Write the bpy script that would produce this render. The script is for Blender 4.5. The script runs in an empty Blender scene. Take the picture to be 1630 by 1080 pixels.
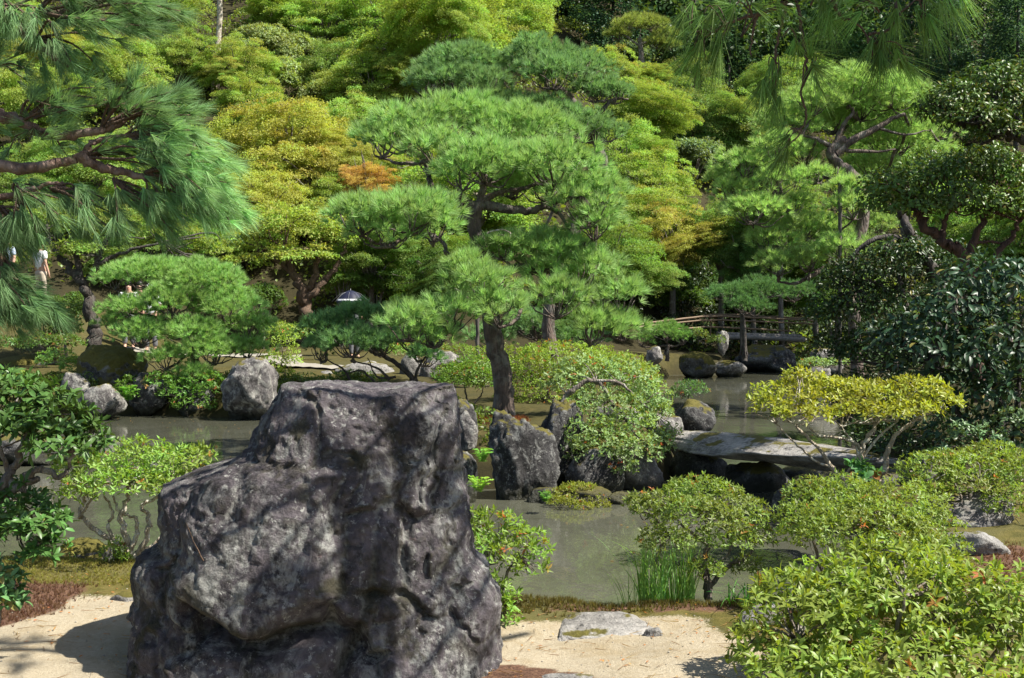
import bpy, math
import numpy as np
from mathutils import Vector, Matrix

# ------------------------------------------------------------------ camera, sky, sun
F = 1830.0            # focal length in pixels of the 1630 px wide photograph
EYE = 1.6
PITCH = math.atan(60.0 / F)
SUN = np.array([0.58, -0.17, 0.79]); SUN /= np.linalg.norm(SUN)

sc = bpy.context.scene
C = sc.collection
cam_d = bpy.data.cameras.new('camera'); cam = bpy.data.objects.new('camera', cam_d); C.objects.link(cam)
cam_d.sensor_width = 36.0; cam_d.lens = 36.0 * F / 1630.0
cam_d.clip_start = 0.1; cam_d.clip_end = 600.0
cam.location = (0, 0, EYE); cam.rotation_euler = (math.pi / 2 - PITCH, 0, 0)
sc.camera = cam

wd = bpy.data.worlds.new('World'); sc.world = wd; wd.use_nodes = True
wn = wd.node_tree; bg = wn.nodes['Background']
sky = wn.nodes.new('ShaderNodeTexSky'); sky.sky_type = 'NISHITA'; sky.sun_disc = False
sky.sun_elevation = math.asin(SUN[2]); sky.sun_rotation = math.atan2(SUN[0], SUN[1])
sky.air_density = 1.0; sky.dust_density = 1.2; sky.ozone_density = 1.0
wn.links.new(sky.outputs[0], bg.inputs['Color']); bg.inputs['Strength'].default_value = 0.070

sun_d = bpy.data.lights.new('sun', 'SUN'); sun_d.energy = 5.0; sun_d.angle = math.radians(0.53); sun_d.color = (1.0, 0.95, 0.86)
sun = bpy.data.objects.new('sun', sun_d); C.objects.link(sun)
sun.rotation_euler = Vector(SUN).to_track_quat('Z', 'Y').to_euler(); sun.location = (6, 2, 12)
sc.view_settings.view_transform = 'Standard'; sc.view_settings.look = 'None'
sc.view_settings.exposure = 1.20; sc.view_settings.gamma = 1.0; sc.view_settings.use_curve_mapping = False
sc.cycles.max_bounces = 6; sc.cycles.diffuse_bounces = 4; sc.cycles.glossy_bounces = 2
sc.cycles.transmission_bounces = 4; sc.cycles.use_denoising = True

# ------------------------------------------------------------------ maths helpers
def at(px, py, Y):
    """photo pixel + depth -> world point"""
    dx, dv = (px - 815.0) / F, -(py - 540.0) / F
    fy = math.cos(PITCH) + dv * math.sin(PITCH); fz = -math.sin(PITCH) + dv * math.cos(PITCH)
    t = Y / fy
    return np.array([dx * t, Y, EYE + fz * t])

def unit(a):
    return a / np.maximum(np.linalg.norm(a, axis=-1, keepdims=True), 1e-9)

def sstep(a, b, x):
    t = np.clip((x - a) / (b - a), 0, 1); return t * t * (3 - 2 * t)

def _hash(i, j, k, s):
    h = (i * 374761393 + j * 668265263 + k * 2147483647 + s * 1274126177) & 0xFFFFFFFF
    h = ((h ^ (h >> 13)) * 1274126177) & 0xFFFFFFFF
    h = ((h ^ (h >> 16)) * 2246822519) & 0xFFFFFFFF
    return ((h ^ (h >> 15)) & 0xFFFFFF) / float(0xFFFFFF)

def vnoise(p, s=0):
    p = np.asarray(p, float); f = np.floor(p); i = f.astype(np.int64); t = p - f; t = t * t * (3 - 2 * t)
    out = 0
    for a in (0, 1):
        for b in (0, 1):
            for c in (0, 1):
                w = (t[:, 0] if a else 1 - t[:, 0]) * (t[:, 1] if b else 1 - t[:, 1]) * (t[:, 2] if c else 1 - t[:, 2])
                out = out + w * _hash(i[:, 0] + a, i[:, 1] + b, i[:, 2] + c, s)
    return out * 2 - 1

def fbm(p, o=4, s=0, gain=0.5):
    v = 0; a = 1.0; p = np.asarray(p, float)
    for k in range(o):
        v = v + a * vnoise(p, s + 17 * k); a *= gain; p = p * 2.03 + 11.3
    return v

def spline(pts, n=6):
    P = np.asarray(pts, float)
    if len(P) < 3: 
        t = np.linspace(0, 1, n + 1)[:, None]; return P[0] * (1 - t) + P[-1] * t
    Q = np.vstack([2 * P[0] - P[1], P, 2 * P[-1] - P[-2]]); out = []
    for i in range(len(P) - 1):
        a, b, c, d = Q[i:i + 4]
        for t in np.linspace(0, 1, n, endpoint=False):
            out.append(0.5 * ((2 * b) + (-a + c) * t + (2 * a - 5 * b + 4 * c - d) * t * t + (-a + 3 * b - 3 * c + d) * t ** 3))
    out.append(P[-1]); return np.array(out)

# ------------------------------------------------------------------ mesh building
class Geo:
    """collects vertices and triangles with three per-vertex numbers (tint, clump, accent)"""
    def __init__(s): s.V = []; s.F = []; s.A = []; s.n = 0
    def add(s, V, Fc, tint=None, clump=None, acc=None):
        V = np.asarray(V, float); Fc = np.asarray(Fc, np.int64); m = len(V)
        if m == 0: return
        A = np.zeros((m, 3)); A[:] = 0.5; A[:, 2] = 0
        if tint is not None: A[:, 0] = tint
        if clump is not None: A[:, 1] = clump
        if acc is not None: A[:, 2] = acc
        s.V.append(V); s.A.append(A)
        if Fc.shape[1] == 4: Fc = np.vstack([Fc[:, [0, 1, 2]], Fc[:, [0, 2, 3]]])
        s.F.append(Fc + s.n); s.n += m
    def mesh(s, name, mat, smooth=False, off=None):
        me = bpy.data.meshes.new(name)
        if s.n == 0: return me
        V = np.vstack(s.V); Fc = np.vstack(s.F); A = np.vstack(s.A)
        if off is not None: V = V - np.asarray(off, float)
        me.vertices.add(len(V)); me.vertices.foreach_set('co', V.astype(np.float32).ravel())
        me.loops.add(len(Fc) * 3); me.loops.foreach_set('vertex_index', Fc.astype(np.int32).ravel())
        me.polygons.add(len(Fc)); me.polygons.foreach_set('loop_start', np.arange(0, len(Fc) * 3, 3, dtype=np.int32))
        if smooth: me.polygons.foreach_set('use_smooth', np.ones(len(Fc), bool))
        at_ = me.attributes.new('vary', 'FLOAT_VECTOR', 'POINT'); at_.data.foreach_set('vector', A.astype(np.float32).ravel())
        me.update(calc_edges=True)
        if mat: me.materials.append(mat)
        return me

def link(name, me, parent=None, loc=(0, 0, 0), color=None):
    o = bpy.data.objects.new(name, me); C.objects.link(o); o.location = loc
    if parent is not None: o.parent = parent
    if color is not None: o.color = color
    return o

def tag(o, label, cat, group=None):
    o['label'] = label; o['category'] = cat
    if group: o['group'] = group
    return o

def thing(name, label, cat, loc, group=None):
    o = bpy.data.objects.new(name, None); C.objects.link(o); o.location = tuple(loc); o.empty_display_size = 0.2
    return tag(o, label, cat, group)

def part(root, name, geo, mat, color=None, smooth=False):
    """geometry given in world coordinates, stored relative to its thing"""
    off = root.location
    return link(name, geo.mesh(name, mat, smooth, off), root, color=color)

def tube(geo, pts, r0, r1, sides=7, n=5, wob=0.0, rng=None, pw=1.0):
    P = spline(pts, n); m = len(P)
    if wob and rng is not None and m > 2:
        P[1:-1] += rng.normal(size=(m - 2, 3)) * wob
    t = np.linspace(0, 1, m); R = r0 + (r1 - r0) * t ** pw
    T = unit(np.gradient(P, axis=0)); ref = np.array([0.31, 0.17, 0.93]) if abs(T[0, 2]) < 0.8 else np.array([0.95, 0.2, 0.1])
    S = unit(np.cross(T, ref)); U = np.cross(T, S)
    an = np.linspace(0, 2 * math.pi, sides, endpoint=False)
    ring = S[:, None, :] * np.cos(an)[None, :, None] + U[:, None, :] * np.sin(an)[None, :, None]
    rr = R[:, None] * np.ones((m, sides))
    if rng is not None: rr = rr * (1 + (0.05 if r0 > 0.06 else 0.12) * rng.normal(size=(m, sides)).clip(-1.5, 1.5))
    V = (P[:, None, :] + ring * rr[:, :, None]).reshape(-1, 3)
    q = []
    for i in range(m - 1):
        for j in range(sides):
            k = (j + 1) % sides
            q.append((i * sides + j, i * sides + k, (i + 1) * sides + k, (i + 1) * sides + j))
    V = np.vstack([V, P[-1:] + T[-1:] * R[-1] * 0.5]); tip = len(V) - 1
    geo.add(V, np.array(q), tint=np.append(np.repeat(t, sides), 1))
    geo.F[-1] = np.vstack([geo.F[-1], np.array([((m - 1) * sides + j, (m - 1) * sides + (j + 1) % sides, tip) for j in range(sides)]) + geo.n - len(V)])
    return P

def box(geo, c, d, rot=None, tint=0.5):
    x, y, z = np.array(d) / 2.0
    V = np.array([(a, b, e) for a in (-x, x) for b in (-y, y) for e in (-z, z)])
    if rot is not None: V = V @ np.array(rot).T
    geo.add(V + np.asarray(c), np.array([(0, 1, 3, 2), (4, 6, 7, 5), (0, 4, 5, 1), (2, 3, 7, 6), (0, 2, 6, 4), (1, 5, 7, 3)]), tint=tint)

# ------------------------------------------------------------------ foliage
def add_needles(geo, P, D, n, L, w, spread, rng, droop=0.0, acc=0.0, clump=None):
    N = len(P); M = N * n
    if N == 0: return
    b = np.repeat(P, n, 0); d = unit(np.repeat(unit(D), n, 0) + spread * unit(rng.normal(size=(M, 3))) * rng.uniform(0.3, 1, (M, 1)))
    ln = L * rng.uniform(0.65, 1.1, (M, 1)); b = b + d * ln * 0.04
    tip = b + d * ln; tip[:, 2] -= droop * ln[:, 0]
    sd = unit(np.cross(d, rng.normal(size=(M, 3)))) * (w / 2)
    V = np.stack([b - sd, b + sd, tip], 1).reshape(-1, 3)
    tint = np.repeat(rng.uniform(0, 1, M), 3)
    cl = np.repeat(clump if clump is not None else rng.uniform(0, 1, N), n * 3)
    geo.add(V, np.arange(M * 3).reshape(-1, 3), tint, cl, acc)

def add_leaves(geo, P, fwd, nrm, L, W, rng, hi=False, clump=None, acc=None, fold=0.22, tri=False):
    """folded leaves: P base, fwd direction of the tip, nrm the upper side"""
    M = len(P)
    if M == 0: return
    fwd = unit(fwd); sd = unit(np.cross(fwd, nrm)); up = np.cross(sd, fwd)
    ln = (L * (rng.uniform(0.55, 1.2, M)))[:, None]; w = (W * rng.uniform(0.8, 1.15, M))[:, None]
    tint = rng.uniform(0, 1, M); cl = clump if clump is not None else rng.uniform(0, 1, M)
    ac = acc if acc is not None else np.zeros(M)
    if tri:
        V = np.stack([P - sd * w * .5, P + sd * w * .5, P + fwd * ln], 1); k = 3; base = np.array([(0, 1, 2)])
    elif not hi:
        V = np.stack([P, P + fwd * ln * 0.5 - sd * w * 0.5 + up * w * fold, P + fwd * ln, P + fwd * ln * 0.5 + sd * w * 0.5 + up * w * fold], 1)
        k = 4; base = np.array([(0, 2, 1), (0, 3, 2)])
    else:
        dr = up * ln
        V = np.stack([P, P + fwd * ln * .35 - sd * w * .42 + up * w * fold, P + fwd * ln * .35 + dr * .03, P + fwd * ln * .35 + sd * w * .42 + up * w * fold,
                      P + fwd * ln * .7 - sd * w * .42 + up * w * fold - dr * .03, P + fwd * ln * .7, P + fwd * ln * .7 + sd * w * .42 + up * w * fold - dr * .03,
                      P + fwd * ln - dr * .10], 1)
        k = 8; base = np.array([(0, 2, 1), (0, 3, 2), (1, 2, 5), (1, 5, 4), (2, 3, 6), (2, 6, 5), (4, 5, 7), (5, 6, 7)])
    Fc = (np.arange(M)[:, None, None] * k + base[None]).reshape(-1, 3)
    geo.add(V.reshape(-1, 3), Fc, np.repeat(tint, k), np.repeat(cl, k), np.repeat(ac, k))

def shell_dirs(n, zmin, rng):
    z = rng.uniform(zmin, 1, n); a = rng.uniform(0, 2 * math.pi, n); r = np.sqrt(1 - z * z)
    return np.stack([r * np.cos(a), r * np.sin(a), z], 1)

def rosettes(geo, P, A, k, L, W, rng, hi=False, acc=None, open_=0.75, clump=None):
    """whorls of k leaves round shoot tips P that point along A"""
    N = len(P); A = unit(A)
    t1 = unit(np.cross(A, np.array([0.3, 0.7, 0.2]) + 0.2 * rng.normal(size=(N, 3)))); t2 = np.cross(A, t1)
    cl = clump if clump is not None else rng.uniform(0, 1, N)
    ac = acc if acc is not None else np.zeros(N)
    ph = rng.uniform(0, 6.28, N)
    for j in range(k):
        a = ph + j * 2 * math.pi / k + rng.normal(size=N) * 0.25
        rad = t1 * np.cos(a)[:, None] + t2 * np.sin(a)[:, None]
        o = open_ + 0.45 * rng.normal(size=(N, 1)).clip(-1, 1)
        fw = unit(A * (1.05 - o) + rad * o); nr = unit(A * o - rad * (1.05 - o) + 1e-4)
        add_leaves(geo, P + rng.normal(size=(N, 3)) * L * 0.08, fw, nr, L, W, rng, hi, cl, ac)

def flat_sprays(geo, c, r, n_cl, per, L, rng, zmin=-0.35, cl_r=0.33, thick=0.10, acc_f=None, tilt=0.45, tri=False):
    """layered maple foliage: thin horizontal sheets of leaves through an ellipsoid"""
    d = shell_dirs(n_cl, zmin, rng); rad = rng.uniform(0.30, 1.1, (n_cl, 1)) ** 0.6 * (1 + 0.22 * vnoise(d * 2.2 + rng.uniform(0, 50), 7)[:, None])
    cc = np.asarray(c) + d * rad * np.asarray(r) * 0.85
    rm = (r[0] + r[1]) / 2
    for i in range(n_cl):
        R = rm * cl_r * rng.uniform(0.6, 1.25); a = rng.uniform(0, 6.28, per); q = np.sqrt(rng.uniform(0, 1, per)) * R
        off = np.stack([q * np.cos(a), q * np.sin(a), rng.normal(size=per) * R * thick - (q * q) / R * 0.22], 1)
        off[:, 2] += (off[:, 0] * d[i, 0] + off[:, 1] * d[i, 1]) * -0.25
        P = cc[i] + off; out = unit(off + d[i] * R * 0.3)
        fw = unit(out + rng.normal(size=(per, 3)) * 0.7 + np.array([0, 0, -0.25])); nr = np.array([0, 0, 1.0]) + rng.normal(size=(per, 3)) * tilt + d[i] * 0.35
        ac = None
        top = np.clip((cc[i, 2] - c[2]) / r[2] * 0.5 + 0.5, 0, 1)
        acv = np.clip(rng.normal(top * 0.7 - 0.1, 0.3), 0, 1)
        ac = np.full(per, acv) * rng.uniform(0.6, 1.0, per)
        add_leaves(geo, P, fw, nr, L, L * 0.8, rng, False, np.full(per, rng.uniform(0, 1)), ac, fold=0.1, tri=tri)
    return cc

def pine_pad(geo, wood, c, r, rng, tuft=0.12, dens=1.0, n=34, w=0.005, attach=None, up=0.55, lobes=None, zmin=-0.25):
    """one cloud-pruned pad: lobes of needle tufts on a domed shell, twigs under it"""
    c = np.asarray(c, float); r = np.asarray(r, float)
    rm = math.sqrt(r[0] * r[1])
    K = lobes or int(np.clip(11 + 18 * rm, 11, 38))
    d = shell_dirs(K, zmin, rng)
    i = np.arange(K) + 0.5; z = 1 - (1 - zmin) * i / K; a = i * 2.39996 + rng.uniform(0, 6)
    d = unit(0.7 * np.stack([np.sqrt(np.maximum(0, 1 - z * z)) * np.cos(a), np.sqrt(np.maximum(0, 1 - z * z)) * np.sin(a), z], 1) + 0.3 * d)
    lc = c + d * r * rng.uniform(0.48, 0.76, (K, 1))
    rl = rm * rng.uniform(0.25, 0.42, K)
    root = np.asarray(attach, float) if attach is not None else c - np.array([0, 0, r[2] * 0.75])
    for q in range(K):
        m = max(6, int(dens * 6.5 * rl[q] ** 2 / (tuft * tuft)))
        dd = shell_dirs(m, -0.45, rng)
        P = lc[q] + dd * np.array([1, 1, 0.62]) * rl[q] * rng.uniform(0.75, 1.05, (m, 1))
        D = dd * 0.75 + np.array([0, 0, up]) + d[q] * 0.3
        add_needles(geo, P, D, n, tuft, w, 0.85, rng, droop=0.05, clump=np.clip(rng.uniform(0, 1) * 0.6 + rng.uniform(0, 0.4, m), 0, 1))
        if q % 2 == 0:
            mid = (root + lc[q]) / 2 + np.array([0, 0, -0.10 * rm]) + rng.normal(size=3) * 0.05 * rm
            tube(wood, [root, mid, lc[q]], 0.016 * (0.5 + rm), 0.005, 4, 3, 0.01, rng)

# ------------------------------------------------------------------ materials
def nodes(name):
    m = bpy.data.materials.new(name); m.use_nodes = True; t = m.node_tree; t.nodes.clear()
    return m, t, t.nodes.new('ShaderNodeOutputMaterial')
def N(t, typ, props=None, **ins):
    n = t.nodes.new('ShaderNode' + typ)
    for k, v in (props or {}).items(): setattr(n, k, v)
    for k, v in ins.items():
        s = n.inputs[int(k[1:])] if k[0] == '_' else n.inputs[k.replace('__', ' ')]
        if isinstance(v, bpy.types.NodeSocket): t.links.new(v, s)
        else: s.default_value = v
    return n
def math_(t, op, a, b=0.0, c=0.0, clamp=False):
    return N(t, 'Math', {'operation': op, 'use_clamp': clamp}, _0=a, _1=b, _2=c).outputs[0]
def ramp(t, fac, stops, interp='LINEAR'):
    n = N(t, 'ValToRGB', Fac=fac); n.color_ramp.interpolation = interp; e = n.color_ramp.elements
    while len(e) < len(stops): e.new(0.5)
    for i, (p, c) in enumerate(stops):
        e[i].position = p; e[i].color = tuple(c) + (1,) if len(c) == 3 else c
    return n.outputs['Color']
def mix(t, fac, a, b, mode='MIX'):
    n = N(t, 'Mix', {'data_type': 'RGBA', 'blend_type': mode}); 
    for s, v in ((n.inputs[0], fac), (n.inputs[6], a), (n.inputs[7], b)):
        if isinstance(v, bpy.types.NodeSocket): t.links.new(v, s)
        else: s.default_value = v if not isinstance(v, tuple) or len(v) == 4 else v + (1,)
    return n.outputs[2]
def noise(t, vec, scale, detail=6, rough=0.55, dist=0.0):
    return N(t, 'TexNoise', Vector=vec, Scale=scale, Detail=detail, Roughness=rough, Distortion=dist).outputs['Fac']

def leaf_material(name, rough, spec, trans, accent, var=0.45, hue=0.035, tr_tint=(1.15, 1.05, 0.45), gain=2.0):
    m, t, out = nodes(name)
    oi = N(t, 'ObjectInfo'); a = N(t, 'Attribute', {'attribute_name': 'vary'}); s = N(t, 'SeparateXYZ', _0=a.outputs['Vector'])
    tint, cl, ac = s.outputs[0], s.outputs[1], s.outputs[2]
    h = math_(t, 'ADD', math_(t, 'MULTIPLY', math_(t, 'SUBTRACT', cl, 0.5), hue), 0.5)
    h = math_(t, 'ADD', h, math_(t, 'MULTIPLY', math_(t, 'SUBTRACT', tint, 0.5), hue * 0.6))
    v = math_(t, 'ADD', math_(t, 'MULTIPLY', tint, var), 1 - var * 0.62)
    v = math_(t, 'MULTIPLY', v, math_(t, 'ADD', math_(t, 'MULTIPLY', cl, 0.45), 0.77))
    col = N(t, 'HueSaturation', Hue=h, Saturation=1.0, Value=v, Fac=1.0, Color=oi.outputs['Color']).outputs[0]
    col = mix(t, math_(t, 'MULTIPLY', ac, oi.outputs['Alpha'], clamp=True), col, accent)
    col = mix(t, 1.0, col, (gain, gain, gain), 'MULTIPLY')
    p = N(t, 'BsdfPrincipled', Base__Color=col, Roughness=rough); p.inputs['Specular IOR Level'].default_value = spec
    tc = mix(t, 1.0, col, tr_tint, 'MULTIPLY')
    tr = N(t, 'BsdfTranslucent', Color=tc)
    mx = N(t, 'MixShader', _0=trans, _1=p.outputs[0], _2=tr.outputs[0])
    t.links.new(mx.outputs[0], out.inputs[0]); return m

M_NEEDLE = leaf_material('pine_needles', 0.5, 0.22, 0.42, (0.25, 0.15, 0.05), 0.45, 0.03, (1.1, 1.12, 0.65), 2.15)
M_MAPLE = leaf_material('maple_leaves', 0.55, 0.25, 0.5, (0.27, 0.125, 0.040), 0.4, 0.05, (1.15, 1.12, 0.5), 2.2)
M_LEAF = leaf_material('shrub_leaves', 0.42, 0.35, 0.45, (0.22, 0.07, 0.025), 0.5, 0.04, (1.2, 1.12, 0.35), 2.1)
M_GLOSS = leaf_material('glossy_leaves', 0.40, 0.32, 0.22, (0.15, 0.13, 0.03), 0.55, 0.03, (1.2, 1.1, 0.4), 1.35)
M_BERRY = leaf_material('red_tipped_leaves', 0.45, 0.3, 0.45, (0.24, 0.05, 0.02), 0.4, 0.03, (1.2, 1.1, 0.4), 2.1)

def bark_material(name, c1, c2, lichen=None, scale=14.0, amount=0.5):
    m, t, out = nodes(name); g = N(t, 'TexCoord'); mp = N(t, 'Mapping', Vector=g.outputs['Object']); mp.inputs['Scale'].default_value = (1, 1, 0.28)
    n1 = noise(t, mp.outputs[0], scale, 8, 0.65); n2 = noise(t, g.outputs['Object'], scale * 0.5, 4)
    vo = N(t, 'TexVoronoi', {'feature': 'DISTANCE_TO_EDGE'}, Vector=mp.outputs[0], Scale=scale * 1.6)
    col = ramp(t, n1, [(0.33, c1), (0.68, c2)])
    if lichen: col = mix(t, math_(t, 'MULTIPLY', ramp(t, n2, [(0.5, (0, 0, 0)), (0.62, (1, 1, 1))]), amount), col, lichen)
    p = N(t, 'BsdfPrincipled', Base__Color=col, Roughness=0.85)
    hgt = math_(t, 'ADD', math_(t, 'MULTIPLY', n1, 0.8), math_(t, 'MULTIPLY', math_(t, 'MINIMUM', vo.outputs['Distance'], 0.25), 1.6))
    b = N(t, 'Bump', Strength=0.9, Distance=0.02, Height=hgt); t.links.new(b.outputs[0], p.inputs['Normal'])
    t.links.new(p.outputs[0], out.inputs[0]); return m
M_PINEBARK = bark_material('pine_bark', (0.025, 0.020, 0.018), (0.16, 0.115, 0.09), (0.24, 0.23, 0.20), 13, 0.45)
M_REDBARK = bark_material('red_bark', (0.03, 0.016, 0.012), (0.12, 0.062, 0.042), None, 16)
M_GREYBARK = bark_material('grey_bark', (0.07, 0.055, 0.045), (0.20, 0.165, 0.13), (0.33, 0.32, 0.28), 22, 0.6)
M_PALEBARK = bark_material('pale_lichened_bark', (0.20, 0.155, 0.105), (0.45, 0.39, 0.30), (0.56, 0.54, 0.46), 26, 0.9)
M_NEARBARK = bark_material('near_pine_bark', (0.075, 0.042, 0.030), (0.26, 0.165, 0.12), (0.32, 0.25, 0.21), 16, 0.5)
M_TWIG = bark_material('twig_bark', (0.05, 0.032, 0.022), (0.17, 0.105, 0.065), None, 30)
M_DARKBARK = bark_material('dark_bark', (0.016, 0.013, 0.011), (0.07, 0.055, 0.045), (0.13, 0.13, 0.11), 18, 0.4)

def rock_material(name, dark, mid, pale, lichen=0.5, moss=0.0, scale=3.0, mosscol=(0.150, 0.130, 0.022), streak=False, wear=0.6):
    m, t, out = nodes(name); g = N(t, 'TexCoord'); o = g.outputs['Object']
    oi = N(t, 'ObjectInfo'); o = N(t, 'VectorMath', {'operation': 'ADD'}, _0=o, _1=oi.outputs['Location']).outputs[0]
    big = noise(t, o, scale * 0.7, 5, 0.6, 0.6); fine = noise(t, o, scale * 9, 8, 0.7)
    col = ramp(t, math_(t, 'ADD', math_(t, 'MULTIPLY', big, 0.6), math_(t, 'MULTIPLY', fine, 0.4)), [(0.40, dark), (0.505, mid), (0.62, tuple(min(1, x * 1.5) for x in mid))])
    sv = N(t, 'Mapping', Vector=o); sv.inputs['Scale'].default_value = (1.0, 1.0, 0.22 if streak else 0.8); sv.inputs['Location'].default_value = (3.1, 1.7, 5.2)
    l1 = noise(t, sv.outputs[0], scale * 2.2, 9, 0.72, 0.8)
    lf = math_(t, 'MULTIPLY', ramp(t, l1, [(0.60 - 0.12 * lichen, (0, 0, 0)), (0.68 - 0.10 * lichen, (1, 1, 1))]), 0.35 + 0.55 * lichen)
    col = mix(t, lf, col, pale)
    spf = ramp(t, noise(t, o, scale * 11, 4, 0.75), [(0.57, (0, 0, 0)), (0.63, (1, 1, 1))])
    spf = math_(t, 'MULTIPLY', spf, math_(t, 'GREATER_THAN', noise(t, o, scale * 1.4, 3), 0.50))
    col = mix(t, math_(t, 'MULTIPLY', spf, 0.75 * min(1, lichen * 1.5)), col, (0.40, 0.40, 0.36))
    bk = noise(t, o, scale * 3.1, 8, 0.75, 0.4); col = mix(t, math_(t, 'MULTIPLY', ramp(t, bk, [(0.545, (0, 0, 0)), (0.63, (1, 1, 1))]), 0.8), col, (0.018, 0.017, 0.016))
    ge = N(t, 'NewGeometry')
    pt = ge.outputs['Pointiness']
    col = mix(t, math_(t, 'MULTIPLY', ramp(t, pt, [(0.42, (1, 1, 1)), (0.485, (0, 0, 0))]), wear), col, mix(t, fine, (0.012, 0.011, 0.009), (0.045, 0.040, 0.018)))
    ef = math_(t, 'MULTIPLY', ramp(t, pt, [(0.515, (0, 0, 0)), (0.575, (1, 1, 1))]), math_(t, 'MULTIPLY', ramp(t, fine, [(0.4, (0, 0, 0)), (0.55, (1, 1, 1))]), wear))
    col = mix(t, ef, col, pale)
    if streak:
        s2 = N(t, 'Mapping', Vector=o); s2.inputs['Scale'].default_value = (4.2, 2.0, 1.5); s2.inputs['Rotation'].default_value = (0, 0.18, 0)
        k1 = noise(t, s2.outputs[0], 2.6, 7, 0.7, 0.5); msk = ramp(t, noise(t, o, 2.0, 4, 0.6), [(0.46, (0, 0, 0)), (0.57, (1, 1, 1))])
        col = mix(t, math_(t, 'MULTIPLY', math_(t, 'MULTIPLY', ramp(t, k1, [(0.47, (0, 0, 0)), (0.60, (1, 1, 1))]), math_(t, 'MULTIPLY', msk, ramp(t, fine, [(0.40, (0, 0, 0)), (0.56, (1, 1, 1))]))), 0.9), col, (0.30, 0.305, 0.275))
        k2 = noise(t, s2.outputs[0], 4.1, 6, 0.7, 0.3); col = mix(t, math_(t, 'MULTIPLY', ramp(t, k2, [(0.56, (0, 0, 0)), (0.68, (1, 1, 1))]), 0.7), col, (0.035, 0.034, 0.036))
        k3 = noise(t, o, 5.0, 6, 0.7); col = mix(t, math_(t, 'MULTIPLY', ramp(t, k3, [(0.64, (0, 0, 0)), (0.72, (1, 1, 1))]), 0.6), col, (0.21, 0.13, 0.115))
    if moss > 0:
        nz = N(t, 'SeparateXYZ', _0=ge.outputs['Normal']).outputs[2]
        mf = math_(t, 'ADD', math_(t, 'MULTIPLY', nz, 0.45), noise(t, o, scale * 1.3, 5, 0.6))
        mf = ramp(t, mf, [(0.98 - 0.5 * moss, (0, 0, 0)), (1.08 - 0.5 * moss, (1, 1, 1))])
        mc = mix(t, noise(t, o, scale * 12, 3), mosscol, tuple(x * 0.35 for x in mosscol))
        col = mix(t, mf, col, mc)
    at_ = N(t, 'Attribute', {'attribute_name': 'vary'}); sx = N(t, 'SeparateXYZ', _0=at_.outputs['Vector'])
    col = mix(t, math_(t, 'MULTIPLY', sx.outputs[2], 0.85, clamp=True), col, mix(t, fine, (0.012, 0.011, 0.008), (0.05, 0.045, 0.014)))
    pz = N(t, 'SeparateXYZ', _0=ge.outputs['Position']).outputs[2]
    wet = N(t, 'MapRange', Value=math_(t, 'ADD', pz, math_(t, 'MULTIPLY', math_(t, 'SUBTRACT', big, 0.5), 0.16)), _1=-0.30, _2=-0.42, _3=0.0, _4=1.0).outputs[0]
    col = mix(t, math_(t, 'MULTIPLY', wet, 0.85), col, mix(t, fine, (0.010, 0.010, 0.007), (0.035, 0.036, 0.014)))
    p = N(t, 'BsdfPrincipled', Base__Color=col, Roughness=math_(t, 'SUBTRACT', 0.8, math_(t, 'MULTIPLY', wet, 0.4))); p.inputs['Specular IOR Level'].default_value = 0.3
    hh = math_(t, 'ADD', math_(t, 'MULTIPLY', fine, 0.7), math_(t, 'ADD', math_(t, 'MULTIPLY', noise(t, o, scale * 26, 4, 0.7), 0.25), math_(t, 'MULTIPLY', noise(t, o, scale * 3, 6, 0.65), 0.8)))
    b = N(t, 'Bump', Strength=1.0, Distance=0.035, Height=hh); t.links.new(b.outputs[0], p.inputs['Normal'])
    t.links.new(p.outputs[0], out.inputs[0]); return m
M_BOULDER = rock_material('purple_grey_stone', (0.015, 0.013, 0.015), (0.082, 0.070, 0.075), (0.28, 0.28, 0.25), 0.60, 0.0, 3.2, streak=True, wear=0.9)
M_ROCK = rock_material('lichened_stone', (0.035, 0.032, 0.030), (0.11, 0.10, 0.097), (0.36, 0.35, 0.31), 0.75, 0.25, 2.6)
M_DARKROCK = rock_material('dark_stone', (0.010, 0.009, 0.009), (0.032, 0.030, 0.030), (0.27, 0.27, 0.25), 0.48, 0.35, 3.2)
M_MOSSROCK = rock_material('mossy_stone', (0.026, 0.024, 0.022), (0.08, 0.074, 0.068), (0.26, 0.26, 0.22), 0.4, 0.95, 2.0)
M_PALEROCK = rock_material('pale_stone', (0.09, 0.085, 0.08), (0.20, 0.19, 0.175), (0.36, 0.35, 0.32), 0.6, 0.1, 3.0)
M_SLAB = rock_material('grey_slab_stone', (0.13, 0.122, 0.112), (0.27, 0.255, 0.232), (0.42, 0.405, 0.37), 0.4, 0.05, 2.2)

def plain(name, col, rough=0.7, var=0.25, scale=20, spec=0.3, bump=0.0):
    m, t, out = nodes(name); g = N(t, 'TexCoord'); n = noise(t, g.outputs['Object'], scale, 5)
    c = ramp(t, n, [(0.3, tuple(x * (1 - var) for x in col)), (0.7, tuple(min(1, x * (1 + var)) for x in col))])
    p = N(t, 'BsdfPrincipled', Base__Color=c, Roughness=rough); p.inputs['Specular IOR Level'].default_value = spec
    if bump:
        b = N(t, 'Bump', Strength=bump, Distance=0.01, Height=n); t.links.new(b.outputs[0], p.inputs['Normal'])
    t.links.new(p.outputs[0], out.inputs[0]); return m
M_SKIN = plain('skin', (0.46, 0.28, 0.20), 0.5, 0.08)
M_HAIR = plain('black_hair', (0.015, 0.012, 0.010), 0.5)
M_WHITE = plain('white_cotton', (0.75, 0.75, 0.76), 0.8, 0.05, 8)
M_BLUE = plain('pale_blue_cotton', (0.42, 0.50, 0.62), 0.8, 0.5, 14)
M_PINK = plain('orange_pink_cotton', (0.60, 0.22, 0.14), 0.8, 0.15)
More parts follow.
